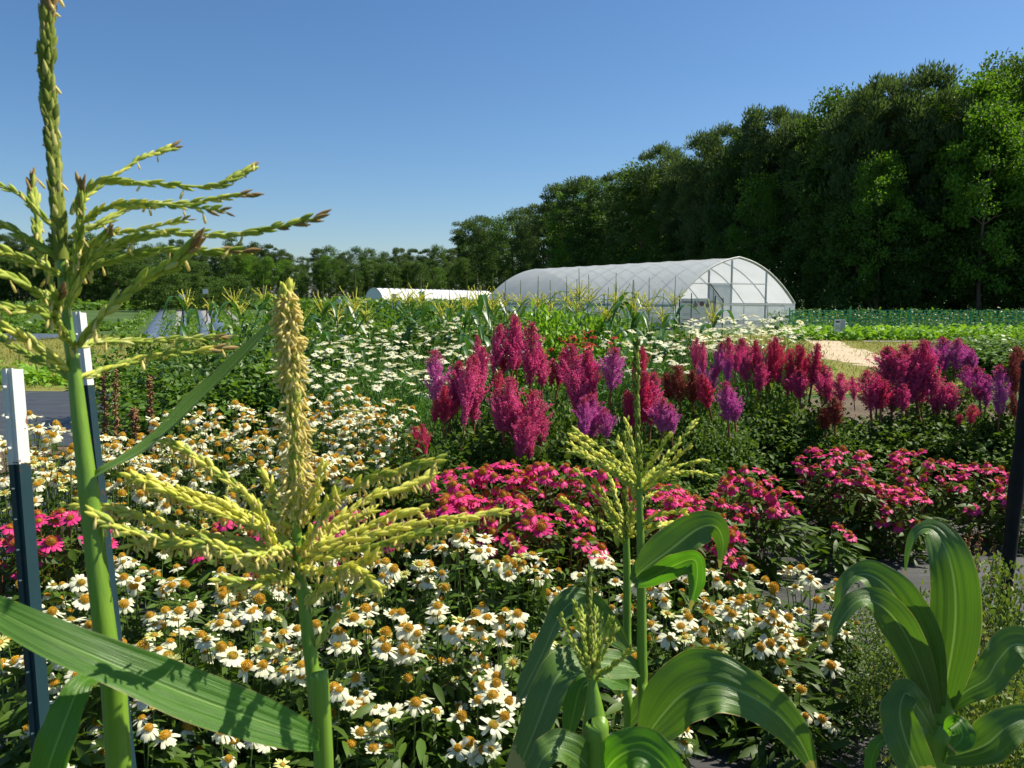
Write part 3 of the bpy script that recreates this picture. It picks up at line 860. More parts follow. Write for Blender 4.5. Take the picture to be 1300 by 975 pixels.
thin_corn('shorter slim corn stalk with small open tassel, right behind another slim stalk',
    [(797, 1000, 6), (796, 860, 5.5), (796, 740, 5), (795, 680, 4)], [(795, 690), (795, 650), (793, 610), (793, 556)],
    [br(795, 680, 734, 600, .03), br(795, 690, 715, 635, .06), br(795, 672, 773, 603, 0), br(794, 676, 755, 611, .02), br(796, 678, 815, 640, 0),
     br(796, 682, 832, 668, .05), br(796, 690, 770, 650, .03), br(796, 684, 805, 625, 0)],
    [([(797, 824, D + .06, 8, 0), (778, 804, D + .04, 30, 0), (752, 776, D + .02, 40, 0), (728, 764, D, 38, -10), (708, 786, D - .02, 38, -40), (690, 826, D - .03, 40, -50), (668, 870, D - .03, 34, -50), (655, 894, D - .03, 3, -50)], dict(fold=.2)),
     ([(797, 922, D + .06, 8, 20), (815, 898, D + .04, 30, 20), (850, 870, D + .03, 44, 10), (885, 852, D + .03, 40, 0), (915, 850, D + .03, 24, 0), (940, 862, D + .03, 4, 0)], dict(fold=.2)),
     ([(797, 872, D + .04, 8, 0), (772, 862, D + .01, 30, -10), (742, 866, D - .02, 40, -30), (728, 905, D - .03, 34, -40), (718, 958, D - .03, 3, -40)], dict(fold=.2, mat='corn_leaf_bright'))],
    D + .07, [(796, 822)], .0120, .003)
D = 1.12
thin_corn('small young corn plant with narrow tassel still in its sheath, before the slim stalks',
    [(757, 1010, 15), (756, 960, 16), (755, 925, 16), (754, 895, 11), (752, 868, 6), (751, 850, 4)], [(751, 866), (750, 830), (748, 785), (747, 734)],
    [br(751, 864, 712, 786, -.02), br(751, 860, 730, 768, -.03), br(751, 858, 739, 775, -.02), br(752, 860, 763, 784, 0), br(752, 862, 774, 788, 0), br(752, 862, 781, 800, .02),
     br(752, 866, 800, 826, 0), br(751, 858, 757, 775, 0), br(751, 862, 722, 800, 0)],
    [([(756, 985, D, 20, 0), (735, 962, D - .03, 44, 0), (710, 950, D - .05, 46, -10), (690, 962, D - .06, 40, -30), (672, 1000, D - .06, 20, -30)], dict(fold=.22)),
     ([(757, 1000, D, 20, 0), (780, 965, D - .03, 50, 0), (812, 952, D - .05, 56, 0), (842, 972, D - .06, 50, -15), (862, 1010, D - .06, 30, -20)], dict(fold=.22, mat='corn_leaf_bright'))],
    D, [], .0115, .004, ('spikelet_green', 'spikelet_green'), ('spikelet_green', 'spikelet_dark'))

# --- the leafy young plant at the lower right, no tassel yet
D = 1.22
base = P(1190, 1300, D); base[2] = 0
corn = thing('corn_plant', 'young corn plant of broad arching leaves and no tassel, beside the bushy weeds', 'corn plant', base, CORN)
mb = MB(); stalk(mb, [(1186, 1010, 22), (1190, 960, 20), (1194, 915, 16), (1198, 870, 10)], D, [])
mb.build('stalk', ['corn_stalk'], corn)
for i, (rows, kw) in enumerate([
    ([(1198, 900, D, 22, 0), (1203, 860, D - .02, 44, 0), (1212, 800, D - .04, 60, 0), (1212, 745, D - .05, 58, 0), (1202, 700, D - .05, 50, -5), (1184, 674, D - .03, 34, -25), (1166, 676, D - .02, 24, -50), (1155, 700, D - .02, 17, -60), (1149, 731, D - .02, 2, -60)], dict(fold=.28, n=60, wave=.10)),
    ([(1190, 905, D, 16, 10), (1178, 862, D - .03, 44, 10), (1160, 808, D - .05, 66, 10), (1138, 760, D - .06, 58, 10), (1112, 734, D - .06, 42, 0), (1088, 730, D - .05, 34, -40), (1070, 752, D - .05, 34, -60), (1060, 790, D - .05, 3, -60)], dict(fold=.22, n=60)),
    ([(1188, 905, D - .02, 14, 10), (1170, 850, D - .06, 34, 20), (1146, 800, D - .08, 46, 25), (1120, 770, D - .09, 40, 10), (1092, 762, D - .09, 32, -30), (1068, 786, D - .09, 32, -50), (1050, 824, D - .09, 3, -50)], dict(fold=.24, n=60)),
    ([(1204, 900, D, 14, 0), (1226, 878, D - .01, 30, -10), (1252, 862, D - .02, 40, -20), (1268, 838, D - .02, 44, -20), (1290, 818, D - .02, 46, -10), (1330, 830, D - .02, 40, 0)], dict(fold=.25)),
    ([(1196, 962, D - .03, 14, 0), (1222, 956, D - .06, 36, 10), (1252, 945, D - .08, 52, 10), (1280, 922, D - .09, 46, 0), (1310, 912, D - .09, 30, -10), (1340, 930, D - .09, 6, -10)], dict(fold=.25)),
    ([(1186, 930, D - .03, 12, -10), (1166, 900, D - .06, 32, -10), (1150, 880, D - .07, 34, -20), (1142, 905, D - .08, 44, -20), (1152, 945, D - .09, 48, -10), (1172, 990, D - .09, 40, 0)], dict(fold=.25, wave=.2)),
    ([(1184, 985, D - .03, 10, 0), (1150, 945, D - .05, 16, -20), (1122, 940, D - .06, 18, -30), (1108, 960, D - .06, 20, -40), (1104, 1000, D - .06, 12, -40)], dict(fold=.25, mat='corn_leaf_bright')),
    ([(1202, 930, D - .04, 10, 0), (1212, 918, D - .07, 24, 20), (1222, 935, D - .08, 30, 20), (1208, 952, D - .08, 12, 20)], dict(fold=.2, mat='corn_leaf_bright'))]):
    corn_leaf(rows, seed=60 + i, **{k_: v_ for k_, v_ in kw.items() if k_ != 'mat'}).build('leaf', [kw.get('mat', 'corn_leaf')], corn)

# --- the silky young ear and fuzzy husk at the bottom edge
# ------------------------------------------------------------------ metal posts
def tee_post(label, top, bot, d, wpx, white_to, mats):
    """studded steel fence post: face flange, web and a row of studs"""
    a, b = P(top[0], top[1], d), P(bot[0], bot[1], d)
    ax = unit(a - b)
    g = b - ax * (b[2] / ax[2])
    root = thing('fence_post', label, 'post', (g[0], g[1], 0), 'studded metal posts')
    L = np.linalg.norm(a - g)
    x = unit(np.cross(ax, (0.25, 1.0, 0.0)))
    y = np.cross(x, ax)
    R3 = np.stack([x, y, ax], -1)
    W = wpx * d / F
    Lw = np.linalg.norm(P(top[0], white_to, d) - a)
    for nm, z0, z1, mt in (('lower_section', 0, L - Lw, mats[1]), ('painted_top', L - Lw, L, mats[0])):
        mb = MB()
        c = g + ax * (z0 + z1) / 2
        mb.box(c, (W, .004, z1 - z0), 0, R3)
        mb.box(c + y * .017, (.004, .030, z1 - z0 - .002), 0, R3)
        mb.box(c - y * .004, (W * .28, .004, z1 - z0 - .001), 0, R3)
        n = int((z1 - z0) / .055)
        for k in range(n):
            mb.tube([g + ax * (z0 + .03 + k * .055) - y * .005, g + ax * (z0 + .03 + k * .055) - y * .012], [W * .13, W * .10], 8, 0)
        mb.build(nm, [mt], root, False)
    return root
tee_post('studded steel post with white painted top half, standing by the left edge', (9, 468), (48, 960), 1.42, 17, 590, ('post_white', 'post_green'))
tee_post('steel post with chalky white top hidden mostly by the tallest corn stalk', (97, 396), (133, 720), 2.15, 11, 490, ('post_white', 'post_green'))
a, b = P(1303, 500, 3.3), P(1280, 715, 3.3)
ax = unit(a - b)
g = b - ax * (b[2] / ax[2])
root = thing('fence_post', 'thick dark post leaning slightly at the right edge of the flower rows', 'post', (g[0], g[1], 0))
mb = MB(); mb.tube(spline([g, g + ax * .9, g + ax * 1.62], 14), .027 + .002 * rng.randn(14), 12)
mb.build('shaft', ['post_dark'], root)
mb = MB(); mb.tube([g + ax * 1.62, g + ax * 1.65], [.036, .03], 12); mb.build('cap', ['post_dark'], root)

# ------------------------------------------------------------------ coneflowers
def petals_mesh(name, n, L, W, a0, a1, mat, r0=.010, seed=0, jit=.14, stem_mat='stem'):
    rs = np.random.RandomState(seed)
    mb = MB()
    st = np.array((0, .2, .45, .7, .9, 1.0))
    pw = np.array((.45, .8, 1.0, 1.0, .8, .42))
    for k in range(n):
        if rs.rand() < .06:
            continue
        a = k / n * 2 * math.pi + rs.randn() * .08
        l = L * rs.uniform(.82, 1.1)
        wd = W * rs.uniform(.85, 1.15)
        e0, e1 = a0 + rs.randn() * jit, a1 + rs.randn() * jit * 2
        r, z, pr, pz = r0, 0.0, [], []
        for i, s in enumerate(st):
            if i:
                ds = (s - st[i - 1]) * l
                an = e0 + (e1 - e0) * (s + st[i - 1]) / 2
                r += math.cos(an) * ds
                z += math.sin(an) * ds
            pr.append(r); pz.append(z)
        ca, sa = math.cos(a), math.sin(a)
        tw = rs.randn() * .25
        v = []
        for i in range(len(st)):
            for u in (-1, 0, 1):
                off = u * wd / 2 * pw[i]
                dz = (-.25 * abs(u) + tw * u * st[i]) * wd / 2 * pw[i]
                ex = -.003 if (i == len(st) - 1 and u == 0) else 0
                v.append(((pr[i] + ex) * ca - off * sa, (pr[i] + ex) * sa + off * ca, pz[i] + dz))
        f = [(i * 3 + j, i * 3 + 3 + j, i * 3 + 4 + j, i * 3 + 1 + j) for i in range(len(st) - 1) for j in (0, 1)]
        mb.add(v, np.array(f), 0)
    # green calyx under the head
    mb.tube([(0, 0, -.012), (0, 0, -.006), (0, 0, .001)], [.003, .007, .011], 7, 1)
    return mb.mesh(name, [mat, stem_mat])

def cone_mesh(name, r, h, mat, n=95, seed=0):
    rs = np.random.RandomState(seed)
    mb = MB()
    rings, sides = 6, 12
    zs = np.linspace(0, 1, rings)
    mb.tube([(0, 0, -.002)] + [(0, 0, h * math.sin(z * math.pi / 2)) for z in zs], [r * .7] + [max(r * math.cos(z * math.pi / 2) ** .8, r * .05) for z in zs], sides, 0)
    i = np.arange(n) + .5
    t = i / n
    th = i * 2.39996
    ph = t ** .55 * math.pi / 2
    nrm = np.column_stack([np.sin(ph) * np.cos(th), np.sin(ph) * np.sin(th), np.cos(ph) + .35])
    pos = np.column_stack([r * np.sin(ph) * np.cos(th), r * np.sin(ph) * np.sin(th), h * np.cos(ph) ** .9])
    mb.scatter(FLORET, pos, unit(nrm), rs.randn(n, 3), rs.uniform(.85, 1.2, n) * r * .36, 1)
    return mb.mesh(name, ['cone_base', mat])

WHITE = [petals_mesh('petals', 15, .037, .0150, R(-4), R(-30), 'petal_white', seed=1), petals_mesh('petals', 16, .039, .0142, R(-14), R(-55), 'petal_white', seed=2),
         petals_mesh('petals', 14, .041, .0152, R(5), R(-15), 'petal_white', seed=3), petals_mesh('petals', 16, .038, .0142, R(-25), R(-70), 'petal_white', seed=4),
         petals_mesh('petals', 15, .039, .0148, R(-8), R(-40), 'petal_white', seed=5), petals_mesh('petals', 13, .036, .0125, R(-35), R(-95), 'petal_white', seed=15, jit=.35),
         petals_mesh('petals', 12, .038, .0135, R(-5), R(-50), 'petal_white', seed=16, jit=.45), petals_mesh('petals', 16, .033, .0130, R(12), R(2), 'petal_white', seed=17), petals_mesh('petals', 15, .040, .0140, R(-18), R(-45), 'petal_white', seed=18, jit=.3)]
YOUNG = [petals_mesh('petals', 17, .020, .0055, R(25), R(5), 'petal_green', seed=6), petals_mesh('petals', 18, .026, .0075, R(10), R(-8), 'petal_green', seed=7)]
PINK = [petals_mesh('petals', 15, .036, .0125, R(-10), R(-40), 'petal_pink', seed=8), petals_mesh('petals', 15, .036, .0125, R(-25), R(-65), 'petal_pink', seed=9),
        petals_mesh('petals', 14, .038, .013, R(0), R(-18), 'petal_pink', seed=10)]
RED = [petals_mesh('petals', 18, .034, .012, R(10), R(-10), 'petal_red', seed=12)]
CONES = [cone_mesh('cone', .0155, .016, 'cone_spike', seed=1), cone_mesh('cone', .0135, .011, 'cone_spike', seed=2), cone_mesh('cone', .0170, .022, 'cone_spike', seed=3), cone_mesh('cone', .0125, .009, 'cone_spike_young', seed=8), cone_mesh('cone', .0160, .019, 'cone_spike', seed=9)]
CONE_Y = [cone_mesh('cone', .0115, .008, 'cone_spike_young', 60, seed=4)]
CONE_R = [cone_mesh('cone', .0145, .013, 'cone_spike_red', seed=5), cone_mesh('cone', .016, .018, 'cone_spike_red', seed=6)]

def place_flower(root, org, q, nz, kind, scale):
    """a flower head (a part) with its cone (a sub-part) at q"""
    if kind == 'white':
        pm, cm = random.choice(WHITE), random.choice(CONES)
    elif kind == 'young':
        pm, cm = random.choice(YOUNG), CONE_Y[0]
    elif kind == 'bare':
        pm, cm = YOUNG[0], CONES[2]
    elif kind == 'red':
        pm, cm = RED[0], CONE_R[0]
    else:
        pm, cm = random.choice(PINK), random.choice(CONE_R)
    s = scale * random.uniform(.74, 1.16)
    f = link('flower', pm, root, tuple(q - org), orient(nz), (s, s, s))
    k = random.uniform(.82, 1.15)
    link('cone', cm, f, scale=(k, k, k * random.uniform(.8, 1.2)))
    return f

def flower_plant(label, group, px, py, d, nf, kind, rad=.24, drop=.30, scale=1.0, name='coneflower', young=.12, leaves=150, leaf_len=.11, leaf_mat_='cone_leaf', stem='stem', height=None, cat='coneflower'):
    top = P(px, py, d)
    H = top[2] if height is None else height
    org = np.array((top[0], top[1], 0.0))
    root = thing(name, label, cat, org, group)
    heads = []
    # spread the heads over the domed top of the clump, apart from each other
    tries = 0
    while len(heads) < nf and tries < 4000:
        tries += 1
        a, r = rng.uniform(0, 6.28), math.sqrt(rng.rand())
        q = np.array((math.cos(a) * r * rad, math.sin(a) * r * rad, H - drop * r ** 2.2 * rng.uniform(.5, 1.25) - abs(rng.randn()) * drop * .22))
        if q[2] < .16 or any(np.linalg.norm(q - h) < .046 * scale for h in heads):
            continue
        heads.append(q)
    mb = MB()
    lp, ld, ls = [], [], []
    for q in heads:
        b0 = np.array((q[0] * .28 + rng.randn() * .02, q[1] * .28 + rng.randn() * .02, 0.0))
        mid = b0 * .45 + q * .55 + np.array((q[0] * .10, q[1] * .10, q[2] * .06))
        tip = q - np.array((0, 0, .010))
        pth_ = spline([b0, mid, tip], 9)
        mb.tube(pth_ + org, np.linspace(.0035, .0022, 9), 5, 0, False)
        for k in rng.choice(np.arange(2, 8), 4, replace=False):
            lp.append(pth_[k]); a = rng.uniform(0, 6.28)
            ld.append((math.cos(a), math.sin(a), rng.uniform(-.25, .5))); ls.append(leaf_len * rng.uniform(.6, 1.1) * (1.15 - k * .07))
    n = leaves
    a, r = rng.uniform(0, 6.28, n), np.sqrt(rng.rand(n)) * rad * 1.05
    zz = rng.rand(n) ** .8 * np.maximum(H * .86 - drop * (r / rad) ** 2 * .8, .12)
    lp += list(np.column_stack([np.cos(a) * r, np.sin(a) * r, zz]))
    ld += list(np.column_stack([np.cos(a) + rng.randn(n) * .6, np.sin(a) + rng.randn(n) * .6, rng.uniform(-.5, .55, n)]))
    ls += list(leaf_len * rng.uniform(.6, 1.25, n))
    lp, ld, ls = np.array(lp), np.array(ld), np.array(ls)
    mb.scatter(LANCE, lp + org, ld, np.array((0, 0, 1.0)) + rng.randn(len(lp), 3) * .35, ls, 1)
    mb.build('foliage', [stem, leaf_mat_], root)
    for q in heads:
        out = q * np.array((1, 1, 0)) / rad
        nz = np.array((0, 0, 1.0)) + out * .38 + np.array((.06, -.10, 0)) + rng.randn(3) * np.array((.17, .17, 0))
        kd = kind
        if kind == 'white':
            x = rng.rand()
            kd = 'young' if x < young else 'bare' if x < young + .05 else 'white'
        place_flower(root, org, org + q, unit(nz), kd, scale)
    return root

WB, WM, PK = 'white coneflower clumps in the front bed', 'white coneflower clumps in the second bed', 'pink coneflower clumps'
# front bed: label, px, py of the top, distance, flowers, radius, drop
FRONT = [
    ('white coneflower clump at the back of the front bed, cut by the left edge', 30, 735, 3.75, 11, .22, .24),
    ('white coneflower clump between the tallest corn stalk and the white-topped post at left', 100, 722, 3.7, 12, .22, .25),
    ('white coneflower clump seen just right of the tallest corn stalk', 172, 700, 3.75, 15, .24, .26),
    ('white coneflower clump under the drooping yellow tassel branches', 250, 712, 3.7, 14, .23, .26),
    ('white coneflower clump just left of the thick yellow corn spike', 330, 720, 3.65, 14, .23, .26),
    ('white coneflower clump at the back of the bed, just right of the yellow-spiked stalk', 432, 700, 3.8, 14, .23, .26),
    ('white coneflower clump at the back of the front bed, under the longest yellow tassel branch', 512, 702, 3.75, 15, .24, .26),
    ('highest white coneflower clump of the front bed, next to the pink clump in the middle', 592, 662, 3.8, 14, .23, .27),
    ('white coneflower clump in front of the dark leaves of the middle pink clump', 662, 688, 3.75, 13, .22, .27),
    ('white coneflower clump behind the pair of slim corn stalks', 772, 698, 3.9, 14, .22, .24),
    ('white coneflower clump just right of the slim corn stalks, at the back of the bed', 850, 718, 3.85, 13, .22, .25),
    ('white coneflower clump with many faded orange cones near the fabric gap', 930, 716, 3.9, 16, .23, .27),
    ('white coneflower clump at the far right end of the front bed, by the bare fabric', 1028, 716, 3.95, 12, .23, .25),
    ('white coneflower clump low at the left edge behind the dark post', 18, 800, 3.1, 9, .2, .24),
    ('white coneflower clump behind the long bright corn leaf, left of the tallest stalk', 92, 790, 3.05, 10, .2, .25),
    ('white coneflower clump above the long bright corn leaf, right of the tallest stalk', 205, 772, 3.15, 14, .22, .26),
    ('white coneflower clump with orange cones, left of the yellow-spiked corn stalk', 300, 770, 3.1, 15, .22, .27),
    ('white coneflower clump split by the yellow-spiked corn stalk', 385, 792, 3.1, 13, .22, .27),
    ('white coneflower clump in the densest middle of the front bed, right of the yellow-spiked stalk', 470, 765, 3.15, 17, .23, .28),
    ('white coneflower clump thick with pale green young heads in the middle of the front bed', 555, 768, 3.15, 17, .23, .27),
    ('white coneflower clump left of the small young corn plant with narrow tassel', 640, 776, 3.15, 15, .22, .27),
    ('white coneflower clump just behind the narrow tassel of the small young corn', 722, 772, 3.4, 9, .2, .25),
    ('white coneflower clump above the broad corn leaf in the middle right', 862, 778, 3.45, 13, .21, .25),
    ('white coneflower clump crowded with big orange cones at the right of the front bed', 955, 756, 3.5, 19, .24, .27),
    ('white coneflower clump behind the drooping leaf tip of the tassel-less corn plant', 1050, 768, 3.6, 11, .2, .26),
    ('white coneflower clump in deep shade at the bottom left corner', 75, 900, 2.85, 7, .2, .22),
    ('sparse white coneflower clump below the long bright corn leaf', 180, 905, 2.8, 7, .2, .2),
    ('sparse white coneflower clump below the middle of the long bright corn leaf', 300, 925, 2.75, 6, .2, .2),
    ('white coneflower clump low in the shade beside the base of the yellow-spiked stalk', 420, 872, 2.85, 9, .21, .25),
    ('white coneflower clump with a few open heads low at the bottom middle', 520, 885, 2.8, 8, .22, .24),
    ('white coneflower clump low down beside the drooping blade of the slim corn', 620, 868, 2.85, 9, .21, .24),
    ('sparse white coneflower clump low between the slim corn stalks and broad leaf', 800, 860, 2.95, 5, .2, .2),
    ('sparse white coneflower clump with narrow leaves at the lower right end of the bed', 1000, 858, 3.3, 6, .22, .22),
]
for (lab, px, py, d, nf, ra, dr) in FRONT:
    flower_plant(lab, WB, px, py, d, int(nf * 1.75), 'white', ra * 1.08, dr * 1.1, 1.04, leaves=230, leaf_len=.115)

SECOND = [
    (232, 512, 6.3), (285, 505, 6.3), (335, 520, 6.2), (395, 498, 6.4), (440, 494, 6.4), (485, 500, 6.4),
    (165, 552, 5.7), (222, 548, 5.7), (280, 552, 5.6), (340, 545, 5.7), (405, 528, 5.8), (455, 520, 5.8), (502, 532, 5.8),
    (190, 600, 5.1), (245, 602, 5.1), (425, 572, 5.3), (480, 575, 5.3), (375, 565, 5.2)]
SECOND_LABEL = [
    'white coneflower clump at the back left of the second bed, above the dark corn blade', 'white coneflower clump behind the tip half of the dark corn blade',
    'white coneflower clump at the back of the second bed, left of the thick yellow spike', 'white coneflower clump just right of the top of the thick yellow spike',
    'white coneflower clump on the crest of the second bed, middle of its right half', 'white coneflower clump at the back right corner of the second bed, left of the plumes',
    'white coneflower clump crossed by the base of the dark corn blade', 'white coneflower clump just below the middle of the dark corn blade',
    'white coneflower clump in the middle of the second bed, above a drooping tassel branch', 'white coneflower clump close left of the thick yellow spike, middle row of the second bed',
    'white coneflower clump close right of the thick yellow spike, middle row of the second bed', 'white coneflower clump with golden cones in the middle row, between spike and plumes',
    'white coneflower clump at the right end of the second bed, beside the dark red plumes', 'white coneflower clump low in front of the second bed, nearest the tallest corn stalk',
    'white coneflower clump low in front of the second bed, above the leftmost tassel branches', 'white coneflower clump on the near slope of the second bed, right of the spike',
    'white coneflower clump at the near right corner of the second bed above the dark hollow', 'white coneflower clump half hidden behind the thick yellow spike']
for (px, py, d), lab in zip(SECOND, SECOND_LABEL):
    flower_plant(lab, WM, px, py, d, 36, 'white', .34, .32, 1.12, young=.16, leaves=170, leaf_len=.12)
LEFTB = [(22, 522, 5.1, 'white coneflower clump behind the white-topped post at the left edge'), (75, 528, 5.1, 'white coneflower clump right of the white-topped post, below the dark fabric'),
         (125, 545, 5.2, 'white coneflower clump behind the tallest corn stalk, below the dark fabric'), (20, 568, 4.6, 'pale green-white coneflower clump low behind the white-topped post'),
         (72, 580, 4.6, 'pale green-white coneflower clump between post and tallest corn stalk'), (150, 575, 4.9, 'white coneflower clump just right of the tallest corn stalk at leaf height')]
for px, py, d, lab in LEFTB:
    flower_plant(lab, WM, px, py, d, 30, 'white', .31, .30, 1.1, young=.35 if 'pale' in lab else .15, leaves=170, leaf_len=.12)

PINKS = [
    (8, 668, 4.2, 12, .2, 'pink coneflower clump cut by the left edge behind the dark post'), (78, 638, 4.25, 15, .24, 'bright pink coneflower clump between dark post and tallest corn stalk'),
    (285, 655, 4.5, 8, .2, 'pink coneflower clump glimpsed through the left yellow tassel branches'), (345, 668, 4.4, 7, .2, 'pink coneflower clump hidden behind the base of the yellow tassel'),
    (430, 640, 4.6, 9, .2, 'pink coneflower clump glimpsed right of the yellow spike through tassel branches'), (500, 640, 4.6, 8, .2, 'pink coneflower clump behind the right-hand yellow tassel branches'),
    (578, 588, 4.7, 16, .24, 'pink coneflower clump at the left end of the middle patch, near the dark red plume'), (640, 584, 4.7, 17, .25, 'pink coneflower clump below the tall middle magenta plumes'),
    (700, 582, 4.8, 16, .24, 'pink coneflower clump left of the slim tassel, top of the middle pink patch'), (765, 590, 4.8, 14, .24, 'pink coneflower clump seen through the branches of the slim tassel'),
    (590, 622, 4.3, 15, .22, 'pink coneflower clump at the near left of the middle pink patch'), (655, 626, 4.3, 15, .23, 'pink coneflower clump at the near middle, above the highest white clump'),
    (718, 640, 4.3, 11, .23, 'pink coneflower clump with large dark leaves and few flowers, left of the slim stalks'), (835, 612, 4.7, 13, .24, 'pink coneflower clump just right of the slim tassel'),
    (890, 622, 4.9, 17, .26, 'pink coneflower clump over the left edge of the bare fabric'), (948, 592, 5.3, 15, .26, 'pink coneflower clump behind the one over the bare fabric, below a dark green bush'),
    (905, 660, 4.7, 13, .22, 'low pink coneflower clump beside the upper broad leaf of the slim corn'), (1005, 588, 5.4, 12, .24, 'pink coneflower clump over the back left corner of the bare fabric'),
    (1062, 562, 5.4, 21, .30, 'tall round pink coneflower clump crowned with flat bright heads, right of the fabric gap'), (1088, 590, 5.2, 12, .24, 'pink coneflower clump at the near right of the tall round clump'),
    (1140, 612, 5.1, 16, .25, 'pink coneflower clump behind the arched corn leaf at right'), (1172, 568, 5.6, 19, .30, 'pink coneflower clump beyond the bare fabric, above the arched corn leaf'),
    (1250, 585, 5.4, 17, .30, 'pink coneflower clump just left of the leaning dark post'), (1305, 598, 5.3, 10, .25, 'pink coneflower clump cut by the right edge beyond the dark post'),
]
for px, py, d, nf, ra, lab in PINKS:
    if px > 990:
        d += .65
    if px == 1005:
        px, py, d = 975, 606, 5.3
    flower_plant(lab, PK, px, py, d, int(nf * 1.3), 'pink', ra, .24, 1.25, name='coneflower', leaves=260, leaf_len=.13, stem='stem_red')
flower_plant('small pink coneflower with three heads standing on the bare fabric path', PK, 1064, 662, 5.4, 4, 'pink', .15, .12, 1.1, leaves=120, leaf_len=.15)

# ------------------------------------------------------------------ plumes
def plume_mesh(name, mat, seed, L=1.0, Wd=.30):
    """upright feathery panicle, unit height: side branches shorter towards the top, each set with tiny florets"""
    rs = np.random.RandomState(seed)
    mb = MB()
    mb.tube([(0, 0, -.35), (0, 0, .3), (0, 0, L)], [.018, .014, .004], 5, 1)
    nb = 84
    P_, D_, S_ = [], [], []
    for b in range(nb):
        t = (b + .5) / nb
        z0 = t * .90
        env = (math.sin(min(1, (t + .12) * 2.2) * math.pi / 2)) * (1 - t) ** .72
        l = Wd * 1.25 * env * rs.uniform(.5, 1.2) + .03
        a = b * 2.39996 + rs.randn() * .7
        up = rs.uniform(.8, 2.0)
        d = unit(np.array((math.cos(a), math.sin(a), up)))
        m = int(24 + 80 * env)
        s = rs.rand(m) ** .8
        pt = np.array((0, 0, z0)) + d * (s * l)[:, None] + np.array((0, 0, 1.0)) * (s ** 2 * l * .35)[:, None]
        pt = pt + rs.randn(m, 3) * (.008 + .010 * (1 - s))[:, None]
        P_.append(pt); D_.append(d + rs.randn(m, 3) * .8); S_.append(rs.uniform(.014, .032, m) * (1 - .35 * t))
    P_, D_, S_ = np.vstack(P_), np.vstack(D_), np.concatenate(S_)
    bud = P_[:, 2] + rs.randn(len(P_)) * .13 > .80
    mb.scatter(FLORET, P_[~bud], D_[~bud], rs.randn(int((~bud).sum()), 3), S_[~bud], 0)
    mb.scatter(FLORET, P_[bud], D_[bud], rs.randn(int(bud.sum()), 3), S_[bud], 2)
    # a few loose curly side sprays
    return mb.mesh(name, [mat, 'stem_red', 'plume_brown' if 'brown' in mat else 'plume_bud'])
PL = {k: [plume_mesh('plume', 'plume_' + k, 100 + i * 7 + hash_i, Wd=wd) for i, wd in enumerate((.26, .32, .22))] for hash_i, k in enumerate(('magenta', 'purple', 'crimson', 'brown'))}

def bush_foliage(name, H, rad, n, size, mat, tpl, seed, stems=10, flat=.5, stem_m='stem'):
    """leafy clump with bare stems inside, base at the origin"""
    rs = np.random.RandomState(seed)
    mb = MB()
    for s in range(stems):
        a = rs.uniform(0, 6.28); r = rad * math.sqrt(rs.rand()) * .8
        e = np.array((math.cos(a) * r, math.sin(a) * r, H * rs.uniform(.6, .95)))
        mb.tube(spline([e * (.2, .2, 0), e * (.5, .5, .55), e], 6), np.linspace(.006, .003, 6), 5, 0, False)
    # leaves gathered in sprays so that gaps and clumps show
    nc = max(8, n // 22)
    a, r = rs.uniform(0, 6.28, nc), np.sqrt(rs.rand(nc))
    c = np.column_stack([np.cos(a) * r * rad, np.sin(a) * r * rad, H * (.12 + .86 * rs.rand(nc) ** .75) * (1 - .35 * r ** 2)])
    k = rs.randint(0, nc, n)
    pos = c[k] + rs.randn(n, 3) * rad * np.array((.14, .14, .10))
    pos[:, 2] = np.clip(pos[:, 2], .03, H)
    out = pos * (1, 1, 0) / rad
    d = out + rs.randn(n, 3) * (.6, .6, flat)
    mb.scatter(tpl, pos, d, np.array((0, 0, 1.0)) + rs.randn(n, 3) * .45, size * rs.uniform(.6, 1.3, n), 1)
    return mb.mesh(name, [stem_m, mat])

ASTF = [bush_foliage('foliage', 1.0, .44, 2900, .056, 'astilbe_leaf', RH_WIDE if i % 2 else LANCE_WIDE, 40 + i, 14) for i in range(4)]
